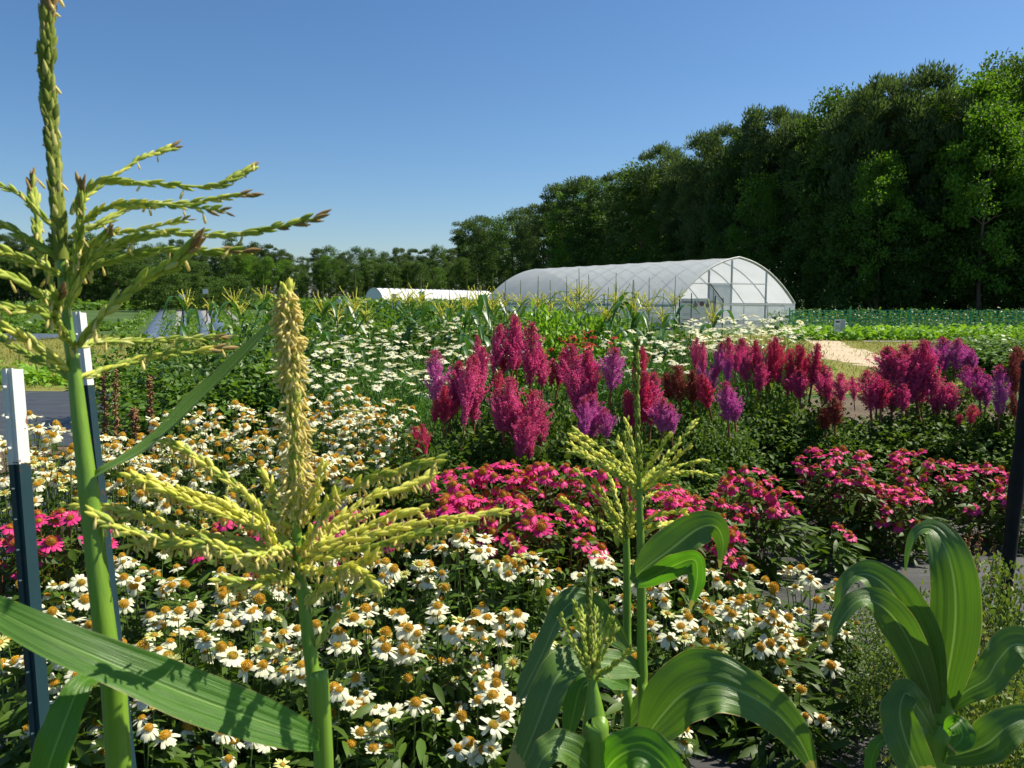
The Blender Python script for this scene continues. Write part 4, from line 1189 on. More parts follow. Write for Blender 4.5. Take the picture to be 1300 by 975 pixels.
# each plant: label, then its plumes: px, top py, bottom py, width px, colour
ASTIL = [
    ('dark red short double plume low at the left end of the plume row', 5.2, [(530, 542, 588, 20, 'crimson'), (542, 538, 584, 18, 'crimson')]),
    ('leftmost astilbe plant with purple-magenta plumes beside the white coneflowers', 6.0, [(555, 446, 512, 36, 'purple'), (572, 458, 530, 30, 'magenta'), (566, 490, 536, 26, 'crimson'), (603, 452, 536, 40, 'magenta'), (612, 440, 486, 22, 'magenta'), (590, 480, 520, 22, 'magenta')]),
    ('astilbe plant with the three tallest magenta plumes, left of the greenhouse', 6.3, [(625, 412, 474, 24, 'magenta'), (648, 400, 470, 32, 'magenta'), (672, 410, 490, 36, 'magenta'), (640, 440, 474, 20, 'crimson'), (686, 440, 490, 24, 'magenta'), (632, 470, 506, 18, 'crimson')]),
    ('astilbe plant with broad fluffy pink-magenta plumes hanging low over its leaves', 5.7, [(650, 480, 548, 48, 'magenta'), (674, 496, 560, 46, 'magenta'), (640, 505, 548, 30, 'magenta'), (660, 528, 580, 36, 'magenta'), (688, 526, 566, 28, 'magenta')]),
    ('thin dark red astilbe plumes between the tall trio and the purple cluster', 6.6, [(707, 442, 490, 22, 'crimson'), (698, 456, 492, 16, 'crimson'), (716, 450, 486, 16, 'crimson')]),
    ('astilbe plant with purple cluster and a plume bent low, left of the slim corn spike', 5.9, [(733, 436, 520, 46, 'magenta'), (755, 446, 508, 32, 'magenta'), (776, 442, 496, 40, 'purple'), (738, 482, 530, 40, 'magenta'), (750, 500, 556, 40, 'purple'), (770, 520, 556, 30, 'purple')]),
    ('astilbe plant with crimson plumes right behind the slim corn spike', 5.9, [(812, 472, 540, 34, 'crimson'), (828, 472, 540, 30, 'magenta'), (842, 506, 550, 36, 'purple'), (800, 496, 546, 22, 'crimson'), (818, 440, 480, 16, 'crimson')]),
    ('faded brown-red astilbe plume, roundest of the row', 6.2, [(862, 464, 512, 42, 'brown'), (880, 470, 512, 24, 'brown')]),
    ('astilbe plant with many narrow magenta plumes below the white daisies', 6.4, [(884, 430, 468, 18, 'magenta'), (892, 456, 506, 26, 'purple'), (909, 436, 484, 24, 'purple'), (926, 428, 478, 22, 'magenta'), (898, 474, 518, 26, 'crimson'), (923, 484, 536, 32, 'purple')]),
    ('astilbe plant with dense crimson-magenta plumes in front of the greenhouse corner', 6.6, [(950, 430, 484, 32, 'magenta'), (974, 428, 492, 34, 'crimson'), (989, 434, 488, 24, 'crimson'), (964, 460, 496, 24, 'magenta')]),
    ('astilbe plant with ragged crimson plumes before the sandy track', 6.6, [(1010, 438, 502, 36, 'crimson'), (1031, 436, 490, 26, 'crimson'), (998, 470, 502, 26, 'magenta'), (1018, 470, 506, 26, 'magenta')]),
    ('astilbe plant with short magenta pair and a rusty plume under it', 6.4, [(1048, 464, 514, 32, 'magenta'), (1068, 474, 510, 28, 'magenta'), (1058, 504, 540, 28, 'brown'), (1040, 470, 500, 18, 'magenta')]),
    ('biggest astilbe plant, a heap of broad magenta plumes right of the sandy track', 6.7, [(1104, 470, 522, 42, 'magenta'), (1128, 440, 486, 42, 'magenta'), (1134, 472, 522, 36, 'magenta'), (1162, 436, 512, 54, 'magenta'), (1182, 432, 500, 36, 'magenta'), (1190, 474, 524, 46, 'magenta'), (1150, 468, 512, 36, 'magenta'), (1208, 486, 522, 30, 'magenta'), (1120, 482, 520, 30, 'crimson')]),
    ('three lilac-purple astilbe plumes standing clear against the mown grass', 7.2, [(1197, 428, 472, 28, 'purple'), (1213, 430, 470, 24, 'purple'), (1224, 438, 466, 20, 'purple'), (1180, 434, 470, 22, 'purple')]),
    ('slender purple astilbe plumes on tall stems right of the biggest plant', 6.6, [(1228, 464, 494, 20, 'purple'), (1243, 466, 510, 28, 'purple'), (1250, 478, 508, 16, 'magenta'), (1230, 512, 538, 18, 'crimson')]),
    ('single pale purple astilbe plume near the right edge', 6.5, [(1270, 464, 526, 28, 'purple'), (1282, 480, 512, 14, 'magenta')]),
    ('rust-red astilbe plume at the right edge above the leaning post', 6.4, [(1297, 440, 502, 30, 'brown'), (1310, 450, 506, 26, 'brown'), (1287, 500, 530, 14, 'brown')]),
]
for i, (lab, d, pl) in enumerate(ASTIL):
    if pl[0][0] > 940:
        d += .7
    xs = [p[0] for p in pl]
    bx = (min(xs) + max(xs)) / 2
    low = max(p[2] for p in pl)
    base = P(bx, low, d)
    root = thing('astilbe', lab, 'astilbe', (base[0], base[1], 0), 'plume flowers in the magenta row')
    mean_low = sum(p[2] for p in pl) / len(pl)
    hf = P(bx, min(mean_low - 6, 548), d)[2]
    rw = max((max(xs) - min(xs)) * d / F / 2 + .12, .26)
    f = link('foliage', ASTF[i % 4], root, (0, 0, 0), (0, 0, random.uniform(0, 6.28)), (rw / .44, max(rw, .38) / .44, hf))
    more = [(p[0] + rng.choice((-1, 1)) * rng.uniform(8, 15), p[1] + rng.uniform(2, 16), p[2] + rng.uniform(-6, 8), p[3] * rng.uniform(.55, .8), p[4]) for p in pl if rng.rand() < .55 and i > 0]
    for (px, t, b, wpx, col) in pl + more:
        dd = d + rng.uniform(-.12, .12) - max(0, b - mean_low) * .012
        A, B = P(px, t, dd), P(px + rng.uniform(-3, 3), b, dd)
        L = np.linalg.norm(A - B)
        ax = unit(A - B + np.array((rng.randn() * .10, rng.randn() * .10, 0)) * L)
        ww = wpx * dd / F * 1.08
        k = rng.randint(3)
        wd0 = (.26, .32, .22)[k] * 1.5
        link('plume', PL[col][k], root, tuple(B - np.array(root.location)), orient(ax), (ww / wd0, ww / wd0, L * 1.08))

# leafy fillers of the same row with no plume in sight
FILL = [(480, 590, 5.4, .85), (560, 560, 5.6, .8), (600, 545, 5.7, .8), (720, 552, 5.5, .8), (790, 555, 5.5, .8), (850, 545, 6.2, .82), (900, 545, 5.8, .85), (950, 520, 6.0, .95), (1000, 520, 6.1, .95), (1035, 535, 6.0, .9),
        (1090, 530, 6.2, .9), (1140, 530, 6.2, .9), (1190, 530, 6.2, .9), (1240, 545, 6.1, .9), (1290, 545, 6.0, .85), (860, 570, 6.0, .75), (680, 575, 5.4, .7)]
FILL_LABEL = ['below the dark hollow left of the plumes', 'under the leftmost plumes', 'under the second purple plumes', 'right of the fluffy low plumes', 'left of the slim corn spike', 'under the faded brown plume',
              'under the narrow plumes below the daisies', 'large and sunlit, left of the fabric gap', 'sunlit, above the fabric gap', 'under the short magenta pair', 'at the left foot of the biggest plume plant',
              'at the middle foot of the biggest plume plant', 'at the right foot of the biggest plume plant', 'left of the leaning dark post', 'behind the leaning dark post', 'low, behind the slim tassel tips', 'low, behind the middle pink patch']
for i, ((px, py, d, h), lab) in enumerate(zip(FILL, FILL_LABEL)):
    if px >= 900:
        d += 1.0
    b = P(px, py, d)
    root = thing('astilbe', 'dark green leafy clump without plumes, ' + lab, 'astilbe', (b[0], b[1], 0), 'leafy clumps in the magenta row')
    link('foliage', ASTF[(i + 1) % 4], root, (0, 0, 0), (0, 0, random.uniform(0, 6.28)), (1.0, 1.0, max(b[2], .5)))

# ------------------------------------------------------------------ white daisies behind
def daisy_mesh(name, seed):
    rs = np.random.RandomState(seed)
    mb = MB()
    n = 16
    for k in range(n):
        a = k / n * 6.283 + rs.randn() * .05
        l, wd = .042 * rs.uniform(.9, 1.08), .013
        dz = rs.uniform(-.012, .002)
        ca, sa = math.cos(a), math.sin(a)
        v = []
        for s, pw in ((.2, .6), (.65, 1.0), (1.0, .5)):
            for u in (-1, 1):
                v.append((l * s * ca - u * wd / 2 * pw * sa, l * s * sa + u * wd / 2 * pw * ca, dz * s * s + .002))
        mb.add(v, np.array([(0, 2, 3, 1), (2, 4, 5, 3)]), 0)
    mb.tube([(0, 0, 0), (0, 0, .005), (0, 0, .009)], [.011, .010, .005], 8, 1)
    return mb.mesh(name, ['petal_white', 'cone_spike_young'])
DAISY = [daisy_mesh('flower', s) for s in range(3)]
DAF = [bush_foliage('foliage', 1.0, .40, 900, .12, 'daisy_leaf', LANCE_THIN, 70 + i, 26, .9) for i in range(3)]

def daisy_plant(lab, px, py, d, nf, rad=.38, scale=1.25, spread=.22):
    t = P(px, py, d)
    root = thing('daisy', lab, 'daisy', (t[0], t[1], 0), 'tall white daisies')
    link('foliage', random.choice(DAF), root, (0, 0, 0), (0, 0, random.uniform(0, 6)), (rad / .4, rad / .4, t[2] * .93))
    for k in range(nf):
        a, r = rng.uniform(0, 6.28), math.sqrt(rng.rand())
        q = (math.cos(a) * r * rad, math.sin(a) * r * rad, t[2] - spread * rng.rand() ** 1.3)
        s = scale * random.uniform(.8, 1.15)
        link('flower', random.choice(DAISY), root, q, orient(unit(np.array((rng.randn() * .22, rng.randn() * .22 - .06, 1.0)))), (s, s, s))

DL = [(405, 445, 8.4), (435, 432, 8.8), (470, 440, 8.6), (505, 450, 8.2), (540, 452, 8.0), (450, 462, 7.8), (490, 470, 7.6), (415, 470, 7.6), (525, 478, 7.4), (430, 415, 10.5), (468, 408, 11), (505, 415, 10.5), (545, 420, 10), (575, 402, 11.5), (590, 410, 11), (560, 436, 9), (520, 430, 9.4), (600, 440, 8.8),
      (460, 425, 9.8), (390, 455, 8.2)]
DLN = ['just right of the thick yellow spike, middle of the meadow', 'left part of the meadow below a corn plant', 'middle of the left meadow', 'left meadow, above the second coneflower bed', 'right beside the leftmost plumes',
       'low in the left meadow, right of the spike', 'low in the left meadow, above the coneflower crest', 'low at the left end of the meadow by the spike', 'low, close left of the leftmost plumes', 'far back left of the meadow',
       'far back of the meadow below the low white tunnel', 'far back middle of the meadow', 'back of the meadow, left of the tallest plumes', 'flat white drift right at the back by the corn', 'back drift close left of the tallest plumes',
       'between meadow and leftmost plumes', 'behind the middle of the left meadow', 'showing between the leftmost plumes and the tall trio', 'back of the left meadow, under the tunnel end', 'at the left end beside the bushy crop']
for (px, py, d), nm in zip(DL, DLN):
    daisy_plant('tall white daisy clump ' + ('at the ' if nm.split()[0] in ('left', 'middle', 'far', 'back') else '') + nm, px, py, d, 13, .42, 1.15)
DR = [(880, 408, 9.4), (905, 402, 9.6), (935, 400, 9.6), (965, 402, 9.6), (992, 404, 9.6), (1010, 412, 9.2), (890, 420, 8.8), (920, 416, 8.8), (950, 414, 8.8), (980, 416, 8.8), (850, 426, 8.8), (825, 430, 8.6), (800, 420, 9.2), (780, 436, 8.6),
      (860, 445, 8.0), (840, 452, 7.8), (905, 430, 8.2), (700, 440, 8.4)]
DRN = ['under the left half of the banner', 'under the right half of the banner', 'highest, right of the banner', 'in front of the greenhouse end wall, middle', 'in front of the greenhouse corner post', 'last on the right before the sandy track',
       'second line, below the banner', 'second line, right of the banner', 'second line, in front of the end wall', 'second line, by the greenhouse corner', 'left of the banner drift, above the brown plume', 'loose, right of the red flowers',
       'loose, behind the red flowers', 'loose, above the purple plume cluster', 'low, close to the faded brown plume', 'low, right of the slim corn spike', 'low, above the narrow magenta plumes', 'between tall trio and purple cluster']
for (px, py, d), nm in zip(DR, DRN):
    daisy_plant('tall white daisy clump, ' + nm, px, py, d, 17 if px > 860 else 9, .36, 1.15)
for (px, py, d, nm) in [(728, 424, 9.4, 'left one of the red patch behind the purple plumes'), (748, 418, 9.6, 'middle of the red patch, by the tall corn'), (772, 424, 9.4, 'right one of the red patch, before the daisies'), (742, 432, 9.0, 'nearest of the red patch')]:
    flower_plant('red zinnia clump, ' + nm, 'red flowers in the back', px, py, d, 8, 'red', .28, .16, 1.0, name='zinnia', leaves=160, leaf_mat_='daisy_leaf', leaf_len=.12, cat='zinnia')

# ------------------------------------------------------------------ corn row across the middle distance
def far_corn_parts(seed):
    rs = np.random.RandomState(seed)
    mb = MB()
    pts = spline([(0, 0, 0), (.01 * rs.randn(), .01 * rs.randn(), .9), (.02 * rs.randn(), .02 * rs.randn(), 1.72)], 12)
    mb.tube(pts, np.linspace(.014, .006, 12), 6, 0, False)
    st = mb.mesh('stalk', ['corn_stalk'])
    mb = MB()
    for k in range(9):
        z = .35 + k * .165
        a = k * math.pi + rs.randn() * .5
        L = rs.uniform(.5, .8)
        d = np.array((math.cos(a), math.sin(a), 0))
        c = spline([np.array((0, 0, z)), np.array((0, 0, z)) + d * L * .3 + (0, 0, L * .38), np.array((0, 0, z)) + d * L * .68 + (0, 0, L * .36), np.array((0, 0, z)) + d * L + (0, 0, L * rs.uniform(-.25, .2))], 9)
        wd = np.array((.03, .06, .075, .078, .07, .06, .045, .025, .003))
        sd = np.array((-math.sin(a), math.cos(a), 0))
        v = np.stack([c - sd * wd[:, None] / 2 + (0, 0, .01), c, c + sd * wd[:, None] / 2 + (0, 0, .01)], 1).reshape(-1, 3)
        f = [(i * 3 + j, i * 3 + 3 + j, i * 3 + 4 + j, i * 3 + 1 + j) for i in range(8) for j in (0, 1)]
        mb.add(v, np.array(f), 0)
    fo = mb.mesh('foliage', ['corn_leaf_far'])
    mb = MB()
    mb.tube([(0, 0, 1.7), (.01 * rs.randn(), .01 * rs.randn(), 2.22)], [.008, .004], 5, 1, False)
    for k in range(11):
        a = k * 2.4 + rs.randn() * .3
        L = rs.uniform(.10, .20)
        z = 1.74 + .012 * k
        e = np.array((math.cos(a) * L, math.sin(a) * L, z + rs.uniform(.0, .24)))
        p = spline([(0, 0, z), (e[0] * .5, e[1] * .5, z + .09), e], 7)
        mb.tube(p, np.linspace(.007, .005, 7), 4, 0, False)
        mb.scatter(FLORET, p[1:], np.tile((0, 0, 1.0), (6, 1)) + rs.randn(6, 3) * .6, rs.randn(6, 3), .022, 0)
    ta = mb.mesh('tassel', ['spikelet_yellow', 'spikelet_dark'])
    return st, fo, ta
FARC = [far_corn_parts(s) for s in range(5)]
ROW = [234, 268, 296, 309, 334, 349, 360, 372, 387, 400, 427, 448, 470, 494, 519, 536, 559, 577, 599, 616, 626, 646, 660, 684, 699, 711, 720, 733, 741, 750, 768, 777, 788, 798, 810, 830, 841, 857, 906]
for i, px in enumerate(ROW):
    d = 11.0 + rng.uniform(-1.6, 1.6) if px > 380 else 12.5 + rng.uniform(-1.5, 1.5)
    top = {616: 346, 626: 348, 599: 353, 519: 348, 741: 340, 796: 345, 830: 352}.get(px, 352 + rng.uniform(-6, 22))
    t = P(px, top, d)
    if px < 480:
        near = 'left of the low white tunnel, corn ' + ('against the dark trees' if px < 330 else 'behind the thick yellow spike' if px < 375 else 'in the middle-left row')
    elif px < 630:
        near = 'in front of the low white tunnel'
    elif px < 850:
        near = 'in front of the long side of the greenhouse'
    else:
        near = 'before the banner of the greenhouse'
    nth = ROW.index(px) + 1
    ordn = ['first', 'second', 'third', 'fourth', 'fifth', 'sixth', 'seventh', 'eighth', 'ninth', 'tenth', 'eleventh', 'twelfth', 'thirteenth', 'fourteenth', 'fifteenth', 'sixteenth', 'seventeenth']
    lo, hi = [(a, b) for a, b in ((0, 330), (330, 375), (375, 480), (480, 630), (630, 850), (850, 1000)) if a <= px < b][0]
    k = [x for x in ROW if lo <= x < hi].index(px)
    near = {0: 'against the dark trees at left', 330: 'behind the top of the thick yellow spike', 375: 'left of the low white tunnel', 480: 'before the low white tunnel', 630: 'before the greenhouse side', 850: 'before the greenhouse banner'}[lo]
    c = thing('corn_plant', 'distant tasselled corn %s, %s from the left there' % (near, ordn[k]), 'corn plant', (t[0], t[1], 0), 'distant row of corn')
    st, fo, ta = random.choice(FARC)
    rz, s = (random.uniform(-.04, .04), random.uniform(-.04, .04), random.uniform(0, 6.28)), t[2] / 2.22
    c.rotation_euler = rz
    c.scale = (s, s, s)
    link('stalk', st, c); link('foliage', fo, c); link('tassel', ta, c)

# ------------------------------------------------------------------ leafy crops and bushes of the middle distance
BUSH = {k: [bush_foliage('foliage', 1.0, .55, n, sz, m, tpl, 300 + i * 5 + j, 12, .6) for j in range(3)] for i, (k, n, sz, m, tpl) in enumerate((
    ('crop', 3000, .065, 'crop_leaf', LANCE_WIDE), ('blue', 2200, .085, 'crop_leaf_blue', LANCE_WIDE), ('lime', 2200, .07, 'lime_leaf', RH_WIDE), ('weed', 6500, .030, 'weed_leaf', RH_WIDE)))}
def bush(lab, cat, group, px, py, d, kind, rad, name, ground_h=None, loc=None):
    t = P(px, py, d) if loc is None else loc
    r = thing(name, lab, cat, (t[0], t[1], 0), group)
    link('foliage', random.choice(BUSH[kind]), r, (0, 0, 0), (0, 0, random.uniform(0, 6)), (rad / .55, rad / .55, t[2]))
    return r
VEG = 'leafy vegetable plants in the middle field'
MID = [(205, 470, 9.5), (235, 450, 9.8), (265, 430, 10.5), (300, 420, 11), (330, 430, 10), (355, 415, 11.5), (385, 410, 12), (410, 400, 13), (220, 500, 8.6), (255, 485, 8.8), (290, 470, 9), (330, 470, 8.8), (365, 455, 9), (395, 440, 9.6),
       (150, 440, 11.5), (180, 430, 12), (430, 395, 14), (460, 392, 14.5), (490, 396, 13.5), (520, 394, 14), (550, 398, 13), (580, 394, 14), (610, 396, 13), (640, 402, 12), (670, 400, 12.4), (750, 404, 12), (780, 402, 12.4), (815, 404, 12), (845, 408, 11.5), (480, 418, 11.6), (445, 410, 12), (540, 414, 11.4)]
MIDN = ['nearest the brown stalks', 'left of the plastic beds', 'under the left plastic bed', 'at the foot of the plastic beds', 'right of the plastic beds', 'behind the thick spike', 'right of the spike top', 'in the far left row', 'low, beside the dark fabric', 'low, above the dark corn blade',
        'middle, above the dark corn blade', 'just above the dark corn blade tip', 'behind the yellow spike at mid height', 'right of the yellow spike', 'far left behind the tallest stalk', 'left, over the mown grass', 'far row below the dark trees', 'far row left of the low tunnel',
        'below the left end of the low tunnel', 'below the low tunnel, second', 'below the middle of the low tunnel', 'below the right half of the low tunnel', 'below the right end of the low tunnel', 'at the far corner of the greenhouse', 'before the far part of the greenhouse', 'before the middle of the greenhouse',
        'before the middle of the greenhouse, right', 'before the near part of the greenhouse', 'left of the banner', 'at the back of the daisy meadow', 'at the back left of the daisy meadow', 'at the back right of the daisy meadow']
for i, ((px, py, d), nm) in enumerate(zip(MID, MIDN)):
    if 'greenhouse' in nm or nm in ('far left behind the tallest stalk',):
        continue
    py -= 6 if px < 300 else 14 if px < 425 else 4
    if 195 < px < 300 and py < 440:
        py = 446
    bush('leafy green crop plant ' + nm, 'crop plant', VEG, px, py, d, 'blue' if i % 3 == 1 else 'crop', rng.uniform(.6, .85), 'crop_plant')
for px, py, d, r, nm in [(692, 392, 9.8, .5, 'tall one behind the tallest plumes'), (715, 396, 9.8, .5, 'right of the tallest plumes'), (680, 420, 9.4, .4, 'low between the tall trio and the red flowers'), (752, 398, 10.4, .45, 'behind the red flowers')]:
    bush('yellow-green feathery bush, ' + nm, 'bush', 'yellow-green bushes', px, py, d, 'lime', r, 'lime_bush')
for px, py, d, r, nm in [(1238, 706, 2.9, .26, 'nearest the leaning dark post'), (1285, 716, 2.7, .26, 'at the right edge before the dark post'), (1255, 790, 2.4, .25, 'above the right arching leaves of the young corn'), (1300, 830, 2.15, .24, 'lowest at the right edge'),
                       (1120, 748, 3.7, .24, 'behind the arched leaves of the young corn'), (1165, 790, 3.2, .22, 'between the two arched leaves'), (1240, 880, 2.1, .2, 'in the bottom right corner')]:
    bush('bushy small-leaved yellowish weed ' + nm, 'weed', 'small-leaved weeds by the right edge', px, py, d, 'weed', r, 'weed_clump')
for px, py, d, r, nm in [(1215, 432, 19, 1.3, 'left'), (1245, 428, 19.5, 1.4, 'middle'), (1280, 426, 19, 1.4, 'right'), (1310, 430, 18, 1.3, 'last')]:
    bush('squash-like bush at the edge of the mown grass, right side, %s of the group' % nm, 'crop plant', 'bushes right of the grass', px, py, d, 'crop', r, 'crop_plant')

# dry brown flower stalks on the left fabric
for px, py, pb, d, nm in [(132, 476, 560, 6.9, 'behind the tallest corn stalk'), (146, 474, 560, 6.9, 'tallest of the three'), (190, 482, 545, 7.0, 'right of the other two'), (170, 522, 560, 6.4, 'short, in front')]:
    a, b = P(px, py, d), P(px + 2, pb, d)
    r = thing('dry_stalk', 'dead brown seed stalk over the dark fabric, ' + nm, 'dead plant', (b[0], b[1], 0), 'dead brown seed stalks')
    mb = MB()
    pp = spline([(b[0], b[1], 0), b, a], 30)
    mb.tube(pp, np.linspace(.008, .004, 30), 5, 0)
    q = pp[8:]
    for k in range(9):
        mb.scatter(FLORET, q + rng.randn(len(q), 3) * .012, rng.randn(len(q), 3) + (0, 0, .6), rng.randn(len(q), 3), rng.uniform(.02, .045, len(q)), 0)
    mb.build('seed_head', ['dry_stalk'], r)
for px, py, d, nm in [(1230, 684, 3.4, 'left'), (1243, 678, 3.5, 'tallest'), (1262, 694, 3.3, 'right')]:
    a = P(px, py, d)
    r = thing('dry_stalk', 'rusty dry flower spike among the weeds beside the dark post, ' + nm, 'dead plant', (a[0], a[1], 0), 'rusty dry spikes in the weeds')
    mb = MB()
    pp = spline([(a[0], a[1], 0), (a[0], a[1], a[2] * .6), a], 24)
    mb.tube(pp, np.linspace(.004, .002, 24), 5, 0)
    for k in range(6):
        mb.scatter(FLORET, pp[-7:] + rng.randn(7, 3) * .006, rng.randn(7, 3) + (0, 0, .6), rng.randn(7, 3), rng.uniform(.012, .022, 7), 0)
    mb.build('seed_head', ['dry_stalk'], r)

# thin garden stakes by the tunnels
SX = [(572, 383, 408), (586, 378, 408), (606, 380, 408), (618, 382, 408), (640, 372, 405), (688, 372, 410), (692, 378, 410), (725, 378, 410), (735, 374, 410), (767, 372, 408), (806, 374, 408), (858, 378, 412), (878, 372, 410), (918, 378, 400), (1143, 378, 395), (1240, 376, 395)]
for i, (px, pt, pb) in enumerate(SX):
    d = 24 if px < 1000 else 40
    a = P(px, pt, d)
    side = 'before the low tunnel' if px < 630 else 'before the greenhouse side' if px < 870 else 'by the banner' if px < 1000 else 'rising from the green net'
    grp = [q for q in SX if (q[0] < 630) == (px < 630) and (q[0] < 870) == (px < 870) and (q[0] < 1000) == (px < 1000)]
    o = MB(); o.tube([(a[0], a[1], 0), (a[0], a[1], a[2])], .014 if px < 1000 else .03, 6, 0)
    ob = o.build('garden_stake', ['post_dark'])
    tag(ob, 'thin dark garden stake %s, %s from the left there' % (side, ordn[grp.index((px, pt, pb))]), 'stake', 'thin garden stakes')

# ------------------------------------------------------------------ fields: plastic beds and crop rows
def strip(name, xa, xb, y0, y1, z, mat, hump=0.0, kind='structure', ends=None):
    mb = MB()
    n, m = 60, 7
    ys = np.linspace(y0, y1, n)
    us = np.linspace(0, 1, m)
    X = xa(ys)[:, None] * (1 - us) + xb(ys)[:, None] * us
    Z = z + hump * np.sin(us * math.pi)[None, :] ** .6 + .02 * rng.rand(n, m)
    v = np.stack([X, np.broadcast_to(ys[:, None], X.shape), Z], -1).reshape(-1, 3)
    i = (np.arange(n - 1)[:, None] * m + np.arange(m - 1)[None, :]).ravel()
    mb.add(v, np.stack([i, i + 1, i + m + 1, i + m], -1))
    return mb.build(name, [mat])
def line(p0, p1):
    return lambda y: p0[0] + (p1[0] - p0[0]) * (y - p0[1]) / (p1[1] - p0[1])
Y0, Y1 = 33.0, 110.0
def edge(pxn, pxf):
    return line(((pxn - 650) / F * 33.0, 33.0), ((pxf - 650) / F * 110.0, 110.0))
for (a0, a1, b0, b1, mt, hp, nm) in [(176, 205, 202, 215, 'mulch_film', .14, 'plastic_bed'), (190, 217, 218, 226, 'mulch_film', .14, 'plastic_bed'), (219, 226, 226, 233, 'mulch_silver', .03, 'plastic_path'), (227, 233, 236, 240, 'mulch_film', .14, 'plastic_bed'),
                                     (254, 248, 268, 256, 'mulch_film', .14, 'plastic_bed'), (269, 256, 283, 264, 'mulch_silver', .03, 'plastic_path'), (276, 264, 302, 271, 'mulch_film', .14, 'plastic_bed'), (322, 283, 336, 290, 'mulch_silver', .03, 'plastic_path')]:
    if a1 < a0 and nm == '':
        continue
    tag(strip(nm, edge(a0, a1), edge(b0, b1), Y0, Y1, .03, mt, hp), kind='structure')
tag(strip('plastic_bed', lambda y: -26 + 0 * y, lambda y: -20.5 + 0 * y, 33.5, 38.0, .03, 'mulch_film', .05), kind='structure')

def crop_rows(name, rows, n, size, h, mat, tpl=LANCE_WIDE, w_=.3):
    """ground-hugging rows of crop, too many plants to count"""
    mb = MB()
    for (x0, y0, x1, y1) in rows:
        t = rng.rand(n)
        c = np.column_stack([x0 + (x1 - x0) * t, y0 + (y1 - y0) * t, np.zeros(n)])
        lump = .6 + .4 * np.sin(t * n * .12 + x0)
        c[:, 2] = rng.rand(n) ** .7 * h * lump
        c[:, :2] += rng.randn(n, 2) * w_
        mb.scatter(tpl, c, rng.randn(n, 3) * (1, 1, .5), np.array((0, 0, 1.0)) + rng.randn(n, 3) * .5, size * rng.uniform(.6, 1.3, n), 0)
    return tag(mb.build(name, [mat]), kind='stuff')
mid = lambda a0, a1, t: ((a0 - 650) / F * 33.0, 33.0, (a1 - 650) / F * 110.0, 110.0)
crop_rows('crop_rows', [mid(210, 220, 0), mid(246, 244, 0), mid(312, 276, 0), mid(345, 295, 0), mid(370, 305, 0), mid(150, 195, 0)], 1500, .22, .38, 'crop_leaf')
crop_rows('crop_rows', [(-27 - k * 2.0, 41 + k, -55 - k * 3, 90 + k * 6) for k in range(8)] + [(-40, 43 + k * 2.6, -22, 41 + k * 2.6) for k in range(3)], 1500, .32, .5, 'crop_leaf')
crop_rows('crop_rows', [(-5.5 + k * 1.5, 19 + k * .3, -3 + k * 2.2, 75) for k in range(7)], 2500, .30, .9, 'crop_leaf', w_=.45)
crop_rows('crop_rows', [(-13.5 + k * .4, 44 + k * 3, -1.0, 46 + k * 3) for k in range(4)], 3600, .34, 1.75, 'crop_leaf', w_=.3)
crop_rows('crop_rows', [(-75 + 4 * k, 105 + k * 12, -10 - k * 1.0, 118 + k * 12) for k in range(7)], 2600, .8, 1.3, 'crop_leaf', w_=.8)
crop_rows('crop_rows', [(-14, 18.2, -4, 18.0), (-14, 17.2, -4, 16.9)], 1600, .2, .35, 'lime_leaf')
crop_rows('bean_rows', [(12.5, 34.2, 40, 33.2), (12.5, 35.4, 40, 34.4), (13, 36.8, 40, 36), (13, 38.2, 40, 37.4)], 4200, .26, .55, 'lime_leaf', w_=.25)
crop_rows('climbing_beans', [(13.5, 40.4, 60, 38.9), (13.5, 41.6, 60, 40.2), (15, 43, 62, 42)], 7500, .20, 1.25, 'crop_leaf', w_=.14)
tag(strip('plastic_path', line((15, 32.2), (22, 32.2)), line((15, 32.9), (22, 32.9)), 32.0, 33.0, .03, 'mulch_silver'), kind='structure') if False else None
sheet('plastic_path', [(14.6, 32.6), (23, 32.0), (24, 33.0), (14.6, 33.4)], .03, 'mulch_silver')

# green trellis net on its posts
root = thing('net_fence', 'long green trellis net carrying climbing beans, right of the greenhouse', 'net', (14, 39.9, 0))
A, B = np.array((14.0, 39.9)), np.array((62.0, 38.3))
L = np.linalg.norm(B - A); ux = (B - A) / L
mb = MB()
for k in range(int(L / .16)):
    p = A + ux * k * .16
    mb.box((p[0], p[1], .62), (.034, .006, 1.2))
for k in range(9):
    c = (A + B) / 2
    mb.box((c[0], c[1], .06 + k * .14), (L, .006, .030), 0, np.array(((ux[0], -ux[1], 0), (ux[1], ux[0], 0), (0, 0, 1))))
mb.build('net', ['net_green'], root, False)
for k in range(17):
    p = A + ux * k * 3.0
    mb = MB(); mb.tube([(p[0], p[1] - .03, 0), (p[0], p[1] - .03, 1.32)], .035, 6); mb.build('post', ['net_green'], root)

